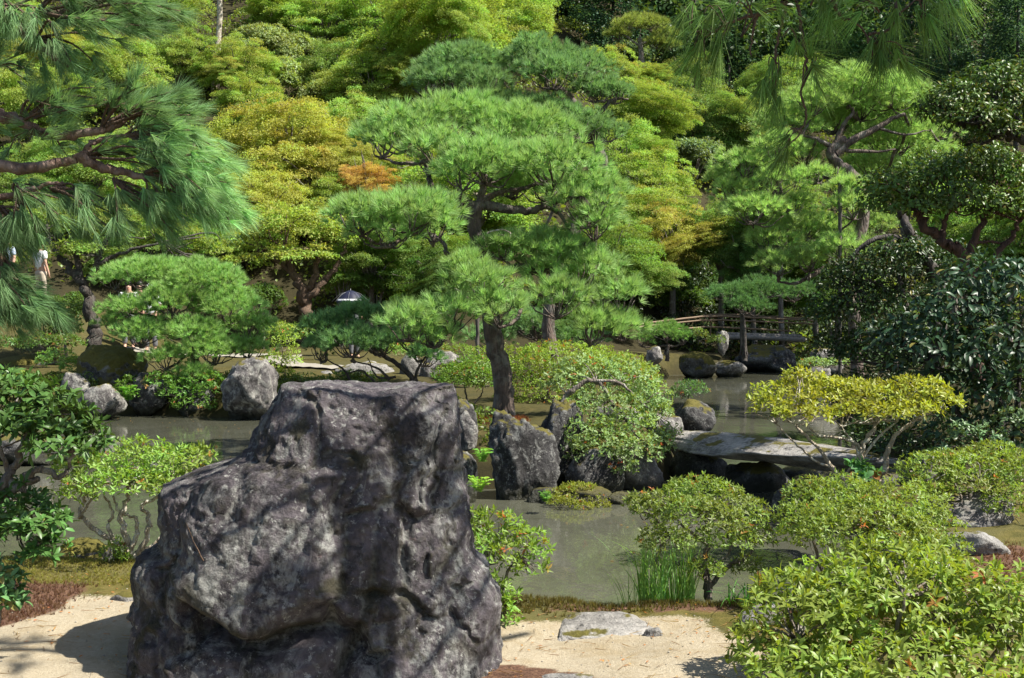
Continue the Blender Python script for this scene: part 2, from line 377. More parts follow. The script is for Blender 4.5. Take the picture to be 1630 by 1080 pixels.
M_GREY = plain('grey_cloth', (0.13, 0.13, 0.14), 0.85)
M_BEIGE = plain('beige_cloth', (0.42, 0.36, 0.28), 0.85)
M_NAVY = plain('navy_umbrella', (0.012, 0.014, 0.032), 0.55)
M_STEEL = plain('grey_metal', (0.25, 0.25, 0.26), 0.35)
M_BAMBOO = plain('weathered_wood', (0.17, 0.115, 0.068), 0.6, 0.35, 30)
M_POLE = plain('grey_pole_wood', (0.085, 0.075, 0.065), 0.8, 0.35, 18, bump=0.4)
M_DECK = plain('grey_deck_wood', (0.22, 0.20, 0.18), 0.8, 0.3, 14, bump=0.3)

# ------------------------------------------------------------------ terrain
POND = np.array([(-16, 7.5), (-4.2, 7.45), (-2.6, 7.35), (-1.5, 7.1), (-0.6, 6.55), (0.2, 6.36), (1.0, 6.30), (1.6, 6.38), (2.0, 6.75), (2.4, 7.5), (2.85, 8.8), (3.1, 10.0), (3.7, 10.9), (4.5, 12.2),
                 (4.9, 14), (5.2, 17), (6.0, 21), (7.2, 26), (8.8, 31), (9.8, 34), (10.4, 40), (7.6, 40), (6.9, 36), (6.5, 33.6), (4.6, 32.8), (3.3, 30), (2.6, 26), (2.4, 21),
                 (2.4, 17), (2.2, 14.5), (1.7, 13.5), (0.9, 13.0), (0.2, 12.8), (-0.5, 12.9), (-0.95, 13.6), (-1.2, 16), (-1.6, 19), (-2.6, 20.8), (-4.2, 20.6), (-5.3, 20.9),
                 (-6.5, 21.2), (-8, 21.4), (-10, 21.0), (-18, 20)])
def sdf(poly, x, y):
    p = np.stack([x, y], 1); d = np.full(len(p), 1e9); inside = np.zeros(len(p), bool); n = len(poly)
    for i in range(n):
        a, b = poly[i], poly[(i + 1) % n]; e = b - a; w = p - a
        t = np.clip((w @ e) / (e @ e), 0, 1)[:, None]; q = w - e * t; d = np.minimum(d, (q * q).sum(1))
        c = (a[1] > p[:, 1]) != (b[1] > p[:, 1])
        xx = a[0] + (p[:, 1] - a[1]) * (b[0] - a[0]) / (b[1] - a[1] + 1e-12)
        inside ^= c & (p[:, 0] < xx)
    return np.sqrt(d) * np.where(inside, -1, 1)      # positive on land

def land(x, y):
    ys = 34.0 + np.clip((x - 3) * 1.1, 0, 8)
    hill = 0.52 * np.maximum(0, y - ys) * sstep(0, 5, y - ys + 1)
    L = hill + 0.22 * sstep(20.5, 24, y) * sstep(6, 2, x)
    L = L + sstep(-8.5, -14, x) * sstep(23, 31, y) * 1.5
    L = L + sstep(7, 14, x - 0.16 * y) * 2.2 * sstep(8, 16, y)
    L = L + 0.10 * sstep(12, 16, y) * sstep(-1.5, 0, x) * sstep(3, 1.5, x) * sstep(24, 19, y)
    return L
def height(x, y):
    x = np.atleast_1d(np.asarray(x, float)); y = np.atleast_1d(np.asarray(y, float))
    p = np.stack([x, y, x * 0], 1)
    s = sdf(POND, x, y) + 0.10 * vnoise(p * 1.7, 3)
    L = land(x, y) + 0.05 * vnoise(p * 0.9, 5) + 0.018 * fbm(p * 4, 3, 9) + 0.25 * sstep(36, 46, y) * vnoise(p * 0.35, 8)
    return -1.0 + (L + 1.0) * sstep(-0.40, 0.34, s)
def gz(x, y): return float(height(x, y)[0])

ys_ = np.concatenate([np.linspace(-5, 3, 14), np.geomspace(3.2, 130, 330)])
tt = np.linspace(-1, 1, 241)
GX = (tt[None, :] * 0.78) * (ys_[:, None].clip(0) + 7); GY = np.repeat(ys_[:, None], 241, 1)
gx, gy = GX.ravel(), GY.ravel(); gzv = height(gx, gy)
pp = np.stack([gx, gy, gx * 0], 1); nz1 = fbm(pp * 2.2, 4, 21); nz2 = fbm(pp * 5.0, 3, 31)
sd_ = sdf(POND, gx, gy)
# masks: x sand, y red-brown moss
sand = sstep(-0.25, 0.1, 5.72 + 0.35 * sstep(-0.6, -1.4, gx) + 0.10 * nz1 - gy) * (gy > 0)
sand *= sstep(0.35, -0.15, gx - 1.05 - 0.2 * nz1 - 0.5 * sstep(5.2, 4.6, gy)) * sstep(-2.95, -2.45, gx + 0.30 * nz1 + 0.55 * (gy - 5.25))
red = sstep(0.0, 0.35, 1 - np.hypot((gx + 2.62) / 0.52, (gy - 5.95) / 0.46) + 0.35 * nz1)
red = np.maximum(red, sstep(0.0, 0.3, 1 - np.hypot((gx - 3.05) / 0.7, (gy - 6.6) / 0.8) + 0.35 * nz1))
red = np.maximum(red, 0.8 * sstep(0.1, 0.4, nz2 + 0.5) * sstep(0.3, 0.08, abs(gy - 5.98)) * sstep(-0.1, 0.4, gx))
red = np.maximum(red, sstep(0.0, 0.3, 1 - np.hypot((gx + 0.2) / 0.45, (gy - 14.6) / 0.8) + 0.3 * nz1))
red = np.maximum(red, sstep(0.0, 0.3, 1 - np.hypot((gx - 0.1) / 0.35, (gy - 4.75) / 0.3) + 0.3 * nz1))
dirt_shade = np.clip(sstep(0.2, -0.05, sd_) + 0.85 * sstep(32.5, 36, gy) + 0.85 * sstep(2.1, 3.0, gx - 0.13 * gy) * sstep(9.5, 11.5, gy) + 0.6 * sstep(12, 13, gy) * sstep(-2.5, -1, gx) * sstep(3, 2.5, gx) + 0.45 * sstep(20.5, 22.5, gy) + 0.5 * sstep(33, 35, gy) * sstep(2, 4, gx), 0, 1)  # shore soil, plus tree shade painted dark on hill, banks and island
geo = Geo(); nr_, ncol = GX.shape
ii = (np.arange(nr_ - 1)[:, None] * ncol + np.arange(ncol - 1)[None, :]).ravel()
geo.add(np.stack([gx, gy, gzv], 1), np.stack([ii, ii + 1, ii + ncol + 1, ii + ncol], 1), np.clip(sand, 0, 1), np.clip(red, 0, 1), dirt_shade)
def ground_material():
    m, t, out = nodes('garden_ground'); g = N(t, 'TexCoord').outputs['Object']
    a = N(t, 'SeparateXYZ', _0=N(t, 'Attribute', {'attribute_name': 'vary'}).outputs['Vector'])
    n1 = noise(t, g, 1.3, 6); n2 = noise(t, g, 9, 6, 0.65); n3 = noise(t, g, 60, 5, 0.7); n4 = noise(t, g, 220, 3, 0.6)
    moss = ramp(t, n2, [(0.3, (0.040, 0.042, 0.010)), (0.5, (0.095, 0.082, 0.020)), (0.7, (0.165, 0.130, 0.045))])
    moss = mix(t, ramp(t, n1, [(0.46, (0, 0, 0)), (0.6, (1, 1, 1))]), moss, mix(t, n3, (0.14, 0.12, 0.05), (0.05, 0.055, 0.012)))
    sandc = ramp(t, n3, [(0.25, (0.25, 0.208, 0.140)), (0.5, (0.335, 0.285, 0.200)), (0.8, (0.40, 0.350, 0.262))])
    sandc = mix(t, math_(t, 'MULTIPLY', ramp(t, math_(t, 'ADD', math_(t, 'MULTIPLY', n2, .5), math_(t, 'MULTIPLY', noise(t, g, 2.2, 5, .6), .5)), [(0.48, (0, 0, 0)), (0.60, (1, 1, 1))]), 0.7), sandc, (0.26, 0.205, 0.12))
    redc = ramp(t, n3, [(0.35, (0.05, 0.028, 0.018)), (0.55, (0.13, 0.07, 0.045)), (0.75, (0.22, 0.15, 0.08))])
    c = mix(t, ramp(t, math_(t, 'ADD', a.outputs[0], math_(t, 'MULTIPLY', math_(t, 'SUBTRACT', n3, 0.5), 0.9)), [(0.42, (0, 0, 0)), (0.62, (1, 1, 1))]), moss, sandc)
    c = mix(t, ramp(t, math_(t, 'ADD', a.outputs[1], math_(t, 'MULTIPLY', math_(t, 'SUBTRACT', n3, 0.5), 1.0)), [(0.40, (0, 0, 0)), (0.65, (1, 1, 1))]), c, redc)
    c = mix(t, a.outputs[2], c, mix(t, n2, (0.018, 0.017, 0.008), (0.050, 0.042, 0.018)))
    p = N(t, 'BsdfPrincipled', Base__Color=c, Roughness=0.95); p.inputs['Specular IOR Level'].default_value = 0.15
    b = N(t, 'Bump', Strength=0.6, Distance=0.02, Height=math_(t, 'ADD', n3, math_(t, 'MULTIPLY', n4, 0.5))); t.links.new(b.outputs[0], p.inputs['Normal'])
    t.links.new(p.outputs[0], out.inputs[0]); return m
g_ = link('ground', geo.mesh('ground', ground_material(), True)); g_['kind'] = 'structure'

def water_material():
    m, t, out = nodes('muddy_pond_water'); g = N(t, 'TexCoord').outputs['Object']
    n1 = noise(t, g, 0.8, 5, 0.6, 0.5); n2 = noise(t, g, 6, 4, 0.6)
    c = ramp(t, math_(t, 'ADD', math_(t, 'MULTIPLY', n1, 0.7), math_(t, 'MULTIPLY', n2, 0.3)), [(0.36, (0.052, 0.054, 0.037)), (0.62, (0.078, 0.079, 0.057))])
    p = N(t, 'BsdfPrincipled', Base__Color=c, Roughness=0.03, IOR=1.33)
    mp = N(t, 'Mapping', Vector=g); mp.inputs['Scale'].default_value = (1, 0.55, 1)
    b = N(t, 'Bump', Strength=0.06, Distance=0.05, Height=noise(t, mp.outputs[0], 7, 3, 0.5, 0.3)); t.links.new(b.outputs[0], p.inputs['Normal'])
    t.links.new(p.outputs[0], out.inputs[0]); return m
geo = Geo(); geo.add([(-20, 6.5, -0.5), (13, 6.5, -0.5), (13, 42, -0.5), (-20, 42, -0.5)], [(0, 1, 2, 3)])
w_ = link('pond_water', geo.mesh('pond_water', water_material())); w_['kind'] = 'structure'

def ribbon(name, pts, half, mat, lift=0.025):
    P = spline([(x, y, 0) for x, y in pts], 14); T = unit(np.gradient(P, axis=0)); S = np.stack([-T[:, 1], T[:, 0], T[:, 2] * 0], 1)
    cols = np.linspace(-1, 1, 9); hw = half * (1 + 0.12 * vnoise(P * 0.9, 4))
    Q = P[:, None, :] + S[:, None, :] * (cols[None, :, None] * hw[:, None, None]); Q = Q.reshape(-1, 3)
    Q[:, 2] = height(Q[:, 0], Q[:, 1]) + lift
    i = (np.arange(len(P) - 1)[:, None] * 9 + np.arange(8)[None, :]).ravel(); g = Geo(); g.add(Q, np.stack([i, i + 1, i + 10, i + 9], 1))
    o = link(name, g.mesh(name, mat, True)); o['kind'] = 'structure'; return o
M_PATH = plain('pale_gravel', (0.26, 0.24, 0.20), 0.95, 0.15, 40, 0.1, 0.5)
ribbon('path', [(-9.8, 29.6), (-8.6, 29.3), (-7.4, 29.1), (-6.2, 28.9)], 0.75, M_PATH)
ribbon('path', [(-5.6, 28.4), (-5.2, 26), (-4.4, 24.4), (-3.4, 23.6)], 0.4, M_PATH, 0.045)

# ------------------------------------------------------------------ the big boulder
def boulder():
    L = np.array([(617, 452), (628, 446), (640, 436), (665, 420), (690, 406), (710, 398), (722, 392), (730, 372), (745, 336), (757, 296), (770, 262), (785, 253), (820, 252), (850, 257), (870, 254),
                  (884, 220), (900, 214), (930, 219), (946, 224), (985, 213), (1020, 211), (1055, 214), (1085, 224), (1120, 232)], float)
    R = np.array([(612, 714), (640, 722), (690, 730), (760, 740), (810, 746), (860, 750), (885, 757), (900, 772), (915, 785), (950, 793), (1000, 790), (1060, 797), (1085, 801), (1120, 806)], float)
    Y0 = 5.2; s = Y0 / F; nv, nu = 210, 300
    py = np.concatenate([np.full(26, 616.0), np.linspace(616.5, 1112, nv - 26)])
    inner = np.concatenate([np.linspace(0.02, 0.985, 26), np.ones(nv - 26)])
    u = np.linspace(0, 1, nu, endpoint=False); th = np.where(u < 0.72, u / 0.72 * math.pi, math.pi + (u - 0.72) / 0.28 * math.pi)
    xl = np.interp(py, L[:, 0], L[:, 1]); xr = np.interp(py, R[:, 0], R[:, 1])
    cx = (xl + xr) / 2; hw = (xr - xl) / 2
    e = 2 / 2.6
    ce = np.sign(np.cos(th)) * np.abs(np.cos(th)) ** e; se = np.sign(np.sin(th)) * np.abs(np.sin(th)) ** e
    v = (py - 616) / 500.0
    X = cx[:, None] + hw[:, None] * ce[None, :] * inner[:, None]                      # pixel units
    Z = np.repeat(py[:, None], nu, 1)
    Z = Z - 5 * fbm(np.stack([X.ravel() * 0.012, Z.ravel() * 0, Z.ravel() * 0], 1), 3, 2).reshape(Z.shape) * sstep(0.18, 0.0, v)[:, None]
    depth = (0.20 + 0.42 * v ** 0.9)                                                    # front leans back towards the top
    back = 0.38 + 0.15 * v
    D = np.where(se[None, :] > 0, -depth[:, None] * se[None, :], -back[:, None] * se[None, :]) * inner[:, None]
    front = np.clip(se, 0, 1)[None, :] * np.ones((nv, 1))
    x, z = X, Z
    p2 = np.stack([x.ravel() / 100, D.ravel() * 3, z.ravel() / 100], 1)
    warp = np.stack([fbm(p2 * 1.3, 3, 40), fbm(p2 * 1.3, 3, 50), fbm(p2 * 1.3, 3, 60)], 1) * 0.30
    def facets(p, scale, seed, k, tilt):
        q = p * scale; base = np.floor(q).astype(np.int64); num = 0; den = 0
        for a in (-1, 0, 1):
            for b in (-1, 0, 1):
                for c in (-1, 0, 1):
                    g = base + np.array([a, b, c]); h = [_hash(g[:, 0], g[:, 1], g[:, 2], seed + i) for i in range(6)]
                    ct = g + np.stack(h[:3], 1); dv = q - ct; d = np.sqrt((dv ** 2).sum(1))
                    w = np.exp(-k * d); val = (h[3] - 0.5) + tilt * ((h[4] - 0.5) * dv[:, 0] + (h[5] - 0.5) * dv[:, 2])
                    num = num + w * val; den = den + w
        return num / den
    f1 = facets(p2 * np.array([1, 1, .8]) + warp * .7, 0.75, 5, 30, 2.4).reshape(x.shape); f2 = facets(p2 + warp * 0.6, 1.55, 9, 42, 2.2).reshape(x.shape); f3 = facets(p2 + warp * 0.4, 5.2, 19, 20, 2.0).reshape(x.shape)
    f4 = facets(p2 + warp * 0.3, 6.5, 29, 45, 3.0).reshape(x.shape); fine = fbm(p2 * 9, 5, 70, 0.65).reshape(x.shape); med = fbm(p2 * 1.6, 3, 80).reshape(x.shape)
    def ell(cx_, cy_, rx, ry, rot=0.0):
        c, s_ = math.cos(rot), math.sin(rot); a = ((x - cx_) * c + (z - cy_) * s_) / rx; b = (-(x - cx_) * s_ + (z - cy_) * c) / ry
        return np.sqrt(a * a + b * b)
    def line(pts, w):
        d = np.full(x.shape, 1e9)
        P = np.array(pts, float)
        for a, b in zip(P[:-1], P[1:]):
            ee = b - a; t = np.clip(((x - a[0]) * ee[0] + (z - a[1]) * ee[1]) / (ee @ ee), 0, 1)
            d = np.minimum(d, np.hypot(x - a[0] - t * ee[0], z - a[1] - t * ee[1]))
        return np.exp(-(d / w) ** 2)
    ridge = np.abs(fbm(p2 * 2.6 + 7, 4, 90)).reshape(x.shape); crk = np.exp(-(ridge / 0.03) ** 2) * sstep(-.1, .3, med)
    rc = np.random.default_rng(12)
    wn1 = fbm(p2 * 1.8, 3, 110).reshape(x.shape); wn2 = fbm(p2 * 1.8, 3, 120).reshape(x.shape)
    wx = x + 9 * wn1; wz = z + 9 * wn2
    CH = [(590, 700, 165, 105, .09, .02, .05), (442, 842, 112, 118, .21, .01, .07), (470, 690, 62, 78, .12, -.02, .05), (295, 815, 55, 60, .05, -.01, .03), (250, 965, 48, 85, .10, -.02, .03), (392, 1035, 76, 78, .19, -.01, .04),
          (492, 1035, 66, 86, .20, .01, .05), (706, 1030, 78, 84, .19, .02, .05), (630, 945, 46, 42, .13, 0, .04), (690, 850, 62, 120, .10, .02, .03), (762, 955, 42, 66, .08, .02, .03), (592, 1060, 42, 66, .15, 0, .03), (588, 842, 72, 95, .13, .02, .05), (545, 760, 50, 60, .13, .01, .04), (330, 960, 42, 60, .07, -.01, .02), (665, 720, 42, 90, .115, .03, .02)]
    for k in range(34):
        cx_, cy_ = rc.uniform(225, 785), rc.uniform(640, 1090); CH.append((cx_, cy_, rc.uniform(22, 48), rc.uniform(22, 55), rc.uniform(.02, .12) + .06 * (cy_ - 640) / 450, rc.uniform(-.035, .035), rc.uniform(-.02, .06)))
    best = np.full(x.shape, -0.02) + 0.02 * med; second = best - 1
    soft = np.exp(150 * best)
    for cx_, cy_, rx_, ry_, h0, tx, tz in CH:
        dx, dz = (wx - cx_) / rx_, (wz - cy_) / ry_
        val = h0 + tx * dx + tz * dz
        n_ = rc.integers(5, 8); a0 = rc.uniform(0, 6.28)
        for q in range(n_):
            a = a0 + q * 6.283 / n_ + rc.uniform(-.3, .3); sl = rc.uniform(.16, .62); d_ = rc.uniform(.72, 1.0)
            val = np.minimum(val, h0 - sl * ((dx * math.cos(a) + dz * math.sin(a)) - d_) - .02)
        second = np.where(val > best, best, np.maximum(second, val)); best = np.maximum(best, val); soft = soft + np.exp(150 * val)
    fwd = np.log(soft) / 150 - .05
    crease = np.exp(-((best - second) / .014) ** 2)
    fwd = fwd - 0.034 * crease + 0.010 * f2 + 0.010 * f4 + 0.0034 * fine - 0.018 * crk
    fwd -= 0.13 * line([(345, 935), (390, 962), (455, 975), (515, 962)], 15)
    fwd -= 0.05 * line([(420, 665), (408, 720), (412, 775), (395, 800)], 9) + 0.035 * line([(505, 745), (520, 790), (505, 850), (482, 935)], 8)
    fwd -= 0.04 * line([(610, 800), (612, 900), (590, 960), (570, 1010)], 8) + 0.045 * line([(600, 905), (660, 912), (680, 935), (735, 980), (760, 1010)], 7)
    fwd -= 0.035 * line([(700, 620), (690, 700), (668, 800), (640, 900)], 6)
    for _ in range(1):
        fwd = (np.roll(fwd, 1, 1) + 2 * fwd + np.roll(fwd, -1, 1)) / 4; pv = np.vstack([fwd[:1], fwd, fwd[-1:]]); fwd = (pv[:-2] + 2 * fwd + pv[2:]) / 4
    fwd *= 0.20 + 0.80 * front
    fwd *= inner[:, None] ** 6
    D = D - fwd - 0.003 * fine * front
    side = (0.022 * f2 + 0.010 * f3 + 0.003 * fine) * inner[:, None] ** 3
    Xw = (X - 815) * s + ce[None, :] * side; Zw = EYE - (Z - 480) * s + 0.010 * f2 * (1 - v[:, None]) + 0.006 * fine
    Zw -= 0.06 * (front * inner[:, None] ** 3 * sstep(0.16, 0.0, v)[:, None]) * (1 - np.abs(ce[None, :]) * 0.5) * 0.4
    V = np.stack([Xw, 5.22 + D, Zw], 2).reshape(-1, 3)
    dark = np.clip(0.75 * crease * (fine > -.25) * (med > -.4) + 0.9 * line([(345, 890), (390, 942), (460, 960), (520, 945)], 14) * (med > -0.3) + 0.8 * line([(612, 850), (608, 920), (585, 975), (565, 1015)], 9) + 0.7 * line([(600, 905), (655, 905), (680, 930)], 9)  # crease moss, plus hollows and the shade under the bulge painted dark
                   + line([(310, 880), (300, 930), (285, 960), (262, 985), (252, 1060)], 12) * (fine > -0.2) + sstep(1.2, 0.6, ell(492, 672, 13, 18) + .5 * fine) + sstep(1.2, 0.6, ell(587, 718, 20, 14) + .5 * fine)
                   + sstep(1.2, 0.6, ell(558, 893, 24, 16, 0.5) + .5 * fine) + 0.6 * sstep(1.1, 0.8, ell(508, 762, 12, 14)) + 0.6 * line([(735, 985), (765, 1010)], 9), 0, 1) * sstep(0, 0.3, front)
    g = Geo(); i = (np.arange(nv - 1)[:, None] * nu + np.arange(nu)[None, :]); j = (np.arange(nv - 1)[:, None] * nu + (np.arange(nu)[None, :] + 1) % nu)
    q = np.stack([i.ravel(), j.ravel(), (j + nu).ravel(), (i + nu).ravel()], 1)[:, ::-1]
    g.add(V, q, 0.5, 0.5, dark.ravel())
    cap = np.array([[0, k + 1, k] for k in range(1, nu - 1)])[:, ::-1]; g.F.append(cap)
    return g
base = np.array([(505 - 815) * 5.2 / F, 5.22, 0.0])
o = link('boulder', boulder().mesh('boulder', M_BOULDER, True, base), loc=base)
tag(o, 'huge purple-grey boulder with flat top standing on the sandy path', 'boulder')

# ------------------------------------------------------------------ rocks
_ico = {}
def ico(n):
    if n not in _ico:
        import bmesh
        bm = bmesh.new(); bmesh.ops.create_icosphere(bm, subdivisions=n, radius=1); bm.verts.ensure_lookup_table()
        _ico[n] = (np.array([v.co[:] for v in bm.verts]), np.array([[v.index for v in f.verts] for f in bm.faces])); bm.free()
    return _ico[n]
def rock_geo(size, seed, sub=5, cuts=14, rough=0.10, blocky=2.4):
    rng = np.random.default_rng(seed); V, Fc = ico(sub)
    e = 2 / blocky; S = np.sign(V) * np.abs(V) ** e; S = S / np.maximum(np.abs(S).max(), 1)
    n = unit(rng.normal(size=(cuts, 3)) * np.array([1, 1, 0.8])); h = rng.uniform(0.66, 0.95, cuts)
    dd = V @ n.T; r = np.linalg.norm(S, axis=1)
    lim = np.where(dd > 0.05, h[None, :] / np.maximum(dd, 0.05), 9).min(1)
    k = 14.0; r = -np.log(np.exp(-k * r) + np.exp(-k * lim)) / k
    P = V * r[:, None]
    r2 = rough * (fbm(P * 1.8 + seed, 4, seed) * 0.8 + 0.9 * (0.5 - np.abs(fbm(P * 2.6 + seed, 3, seed + 5))) + 0.40 * fbm(P * 8, 3, seed + 9, 0.6))
    P = P * (1 + r2[:, None]); P = P * np.asarray(size)
    return P, Fc
def rock(label, px, top, bot, hw, Y, mat=None, seed=1, deep=0.8, sub=4, blocky=2.4, rot=0.0, sink=0.15, name='rock', cuts=14, rough=0.10, tiltx=0.0, group=None):
    a = at(px, top, Y); b = at(px, bot, Y); hz = (a[2] - b[2]) / 2 * (1 + sink); hx = hw * Y / F
    P, Fc = rock_geo((hx, hx * deep, hz), seed, sub, cuts, rough, blocky)
    P = P * np.array([hx / np.abs(P[:, 0]).max(), hx * deep / np.abs(P[:, 1]).max(), 1]); P[:, 2] *= 2 * hz / (P[:, 2].max() - P[:, 2].min())
    if tiltx: P[:, 2] += P[:, 0] * tiltx
    P[:, 2] += a[2] - P[:, 2].max() 
    c = np.array([a[0], Y, b[2]]); P[:, 2] -= c[2]
    g = Geo(); g.add(P, Fc)
    o = link(name, g.mesh(name, mat or M_ROCK, True), loc=c); o.rotation_euler = (0, 0, rot)
    return tag(o, label, 'rock', group)

rock('tall pale lichen-covered rock at the far waterline, left of the boulder top', 398, 566, 668, 47, 20.4, M_ROCK, 3, 0.8, 5, blocky=2.2)
rock('low rounded lichened rock at the far waterline below the mossy hump', 163, 610, 660, 36, 20.5, M_ROCK, 4)
rock('dark moss-covered hump of rock beside the maple trunk', 172, 548, 635, 62, 22.2, M_MOSSROCK, 5, sub=5)
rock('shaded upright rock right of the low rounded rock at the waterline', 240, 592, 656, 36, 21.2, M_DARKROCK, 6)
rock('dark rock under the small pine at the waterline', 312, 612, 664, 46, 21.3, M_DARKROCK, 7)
rock('grey rock between mossy hump and rounded waterline rock', 118, 592, 640, 26, 21.3, M_ROCK, 8)
rock('pale flat-topped rock with golden moss at the left frame edge', 45, 562, 592, 52, 25.0, M_MOSSROCK, 9)
rock('wide flat purple-grey rock in the water behind the dark rhododendron', 38, 690, 735, 85, 15.0, M_DARKROCK, 10)
rock('pale upright rock on the bank behind the boulder top', 656, 563, 622, 22, 22.8, M_PALEROCK, 11)
rock('broad pale rock half hidden by the low dark pine', 586, 574, 622, 55, 23.4, M_PALEROCK, 12)
rock('small pale rock right of the path end below the dark pine', 518, 590, 622, 30, 23.0, M_PALEROCK, 13)
rock('rounded grey rock left of the big pine trunk, upper of two', 706, 556, 590, 30, 23.5, M_ROCK, 14)
rock('small grey rock in the gap between upright pale rock and round shrub', 683, 578, 615, 20, 22.4, M_ROCK, 15)
rock('dark rock just right of the boulder top edge', 737, 634, 700, 26, 13.6, M_DARKROCK, 16)
rock('grey leaning rock close behind the boulder beside red moss', 742, 652, 712, 20, 12.9, M_ROCK, 17)
rock('pale rock beside the fern against the boulder', 735, 716, 802, 26, 12.0, M_DARKROCK, 18)
rock('rugged black and white lichened rock in front of the big pine trunk', 832, 652, 815, 62, 12.3, M_DARKROCK, 19, 0.8, 5, rough=0.14, blocky=2.6)
rock('taller dark rock with flat top behind the rugged island rock', 888, 634, 800, 45, 12.9, M_DARKROCK, 20, 0.8, 5, rough=0.13, blocky=3)
rock('dark rock under the drooping shrub left of the pale pier stone', 948, 700, 805, 52, 12.7, M_DARKROCK, 21)
rock('pale speckled pier stone under the island end of the slab bridge', 1012, 712, 792, 46, 12.9, M_ROCK, 22, blocky=3)
rock('low rock topped with golden moss at the island waterline', 920, 772, 826, 66, 12.05, M_MOSSROCK, 23, 0.7, 5)
rock('dark rounded upright stone at the island end of the slab bridge', 1106, 635, 694, 34, 14.3, M_DARKROCK, 24, blocky=2.1, cuts=9)
rock('low grey stone left of the dark rounded upright stone', 1062, 655, 694, 34, 14.0, M_ROCK, 25)
rock('grey rock deep in the drooping shrub behind the arched branch', 985, 640, 690, 40, 14.8, M_ROCK, 26)
rock('grey rock on the far right bank beside the wooden pole', 1316, 554, 590, 30, 27.0, M_ROCK, 27)
rock('small pale rock at the far waterline below the dwarf conifer', 1302, 582, 608, 24, 25.5, M_ROCK, 28)
rock('low pale rock at the far waterline below the wooden bridge', 1158, 574, 600, 30, 32.0, M_ROCK, 29)
rock('mossy bank rock at the far pond corner', 1112, 560, 602, 32, 31.8, M_MOSSROCK, 30)
rock('pale tilted rock beside the round pine bush by the bridge', 1043, 550, 578, 15, 30.0, M_ROCK, 32)
rock('pale upright stone at the foot of the wooden bridge', 1152, 526, 562, 10, 33.6, M_ROCK, 33)
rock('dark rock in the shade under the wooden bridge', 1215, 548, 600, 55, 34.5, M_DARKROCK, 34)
rock('grey rock pile stone under the right-hand azalea branches', 1535, 778, 852, 80, 8.3, M_ROCK, 36, 0.8, 5)
rock('pointed grey stone at the near end of the slab bridge', 1476, 722, 768, 22, 10.2, M_ROCK, 37)
rock('flat pale stone in the shade at the right frame edge', 1558, 846, 895, 55, 7.2, M_PALEROCK, 38, blocky=3)
rock('dark rock at the shore below the near end of the slab', 1290, 756, 830, 60, 9.4, M_DARKROCK, 39)
rock('dark stone supporting the near end of the slab bridge', 1400, 742, 800, 50, 10.4, M_DARKROCK, 40)
rock('pale stone poking out beneath the big right azalea', 1212, 962, 1000, 36, 5.6, M_PALEROCK, 41)
rock('low mossy rock at the near shore below the pale-stemmed azalea', 132, 856, 912, 56, 7.25, M_MOSSROCK, 42, 0.7, 5)
rock('flat pale rock set flush in the sandy path', 952, 988, 1000, 112, 5.62, M_SLAB, 43, 0.85, 5, blocky=3.2, rough=0.07, sink=4.0)
rock('small pale stone beside the flush path rock', 1040, 999, 1010, 16, 5.45, M_PALEROCK, 44, sink=1.5)
rock('pale square stepping stone left of the boulder', 205, 944, 968, 38, 6.05, M_PALEROCK, 45, 0.7, 4, blocky=4.5, rough=0.04)
rock('flat grey stone at the lower edge of the photo right of boulder', 905, 1072, 1100, 75, 4.85, M_PALEROCK, 46, 0.5, 4, blocky=3, rough=0.05, sink=1.5)

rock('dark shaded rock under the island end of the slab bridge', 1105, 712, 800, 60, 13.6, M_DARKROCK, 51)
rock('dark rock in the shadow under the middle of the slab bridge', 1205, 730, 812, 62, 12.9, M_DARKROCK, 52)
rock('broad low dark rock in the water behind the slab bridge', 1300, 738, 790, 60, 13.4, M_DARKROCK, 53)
rock('small mossy stone between the golden moss rock and the pier stone', 985, 782, 812, 26, 11.9, M_MOSSROCK, 54)
rock('dark rock left of the golden moss rock', 868, 775, 815, 30, 12.0, M_DARKROCK, 55)
# stone slab bridge
a, b = at(1048, 683, 14.2), at(1468, 736, 10.7); mid = (a + b) / 2; v = b - a; Ls = np.linalg.norm(v) / 2
P, Fc = rock_geo((1, 1, 1), 61, 5, 4, 0.05, 7.0); P = P / np.abs(P).max(0)
P = P * np.array([Ls, 0.40, 0.125]); P[:, 2] += 0.03 * fbm(P * np.array([1.4, 3, 3]), 4, 3) - 0.02 * (P[:, 0] / Ls) ** 2
P[:, 1] *= 1 + 0.25 * vnoise(P * np.array([1.1, 0, 0]), 12)
yaw = math.atan2(v[1], v[0]); pit = -math.asin(v[2] / np.linalg.norm(v))
g = Geo(); g.add(P, Fc); o = link('stone_slab_bridge', g.mesh('stone_slab_bridge', M_SLAB, True), loc=mid - np.array([0, 0, 0.09])); o.rotation_euler = (0, pit, yaw)
tag(o, 'long rough grey stone slab bridging the pond to the island', 'bridge')

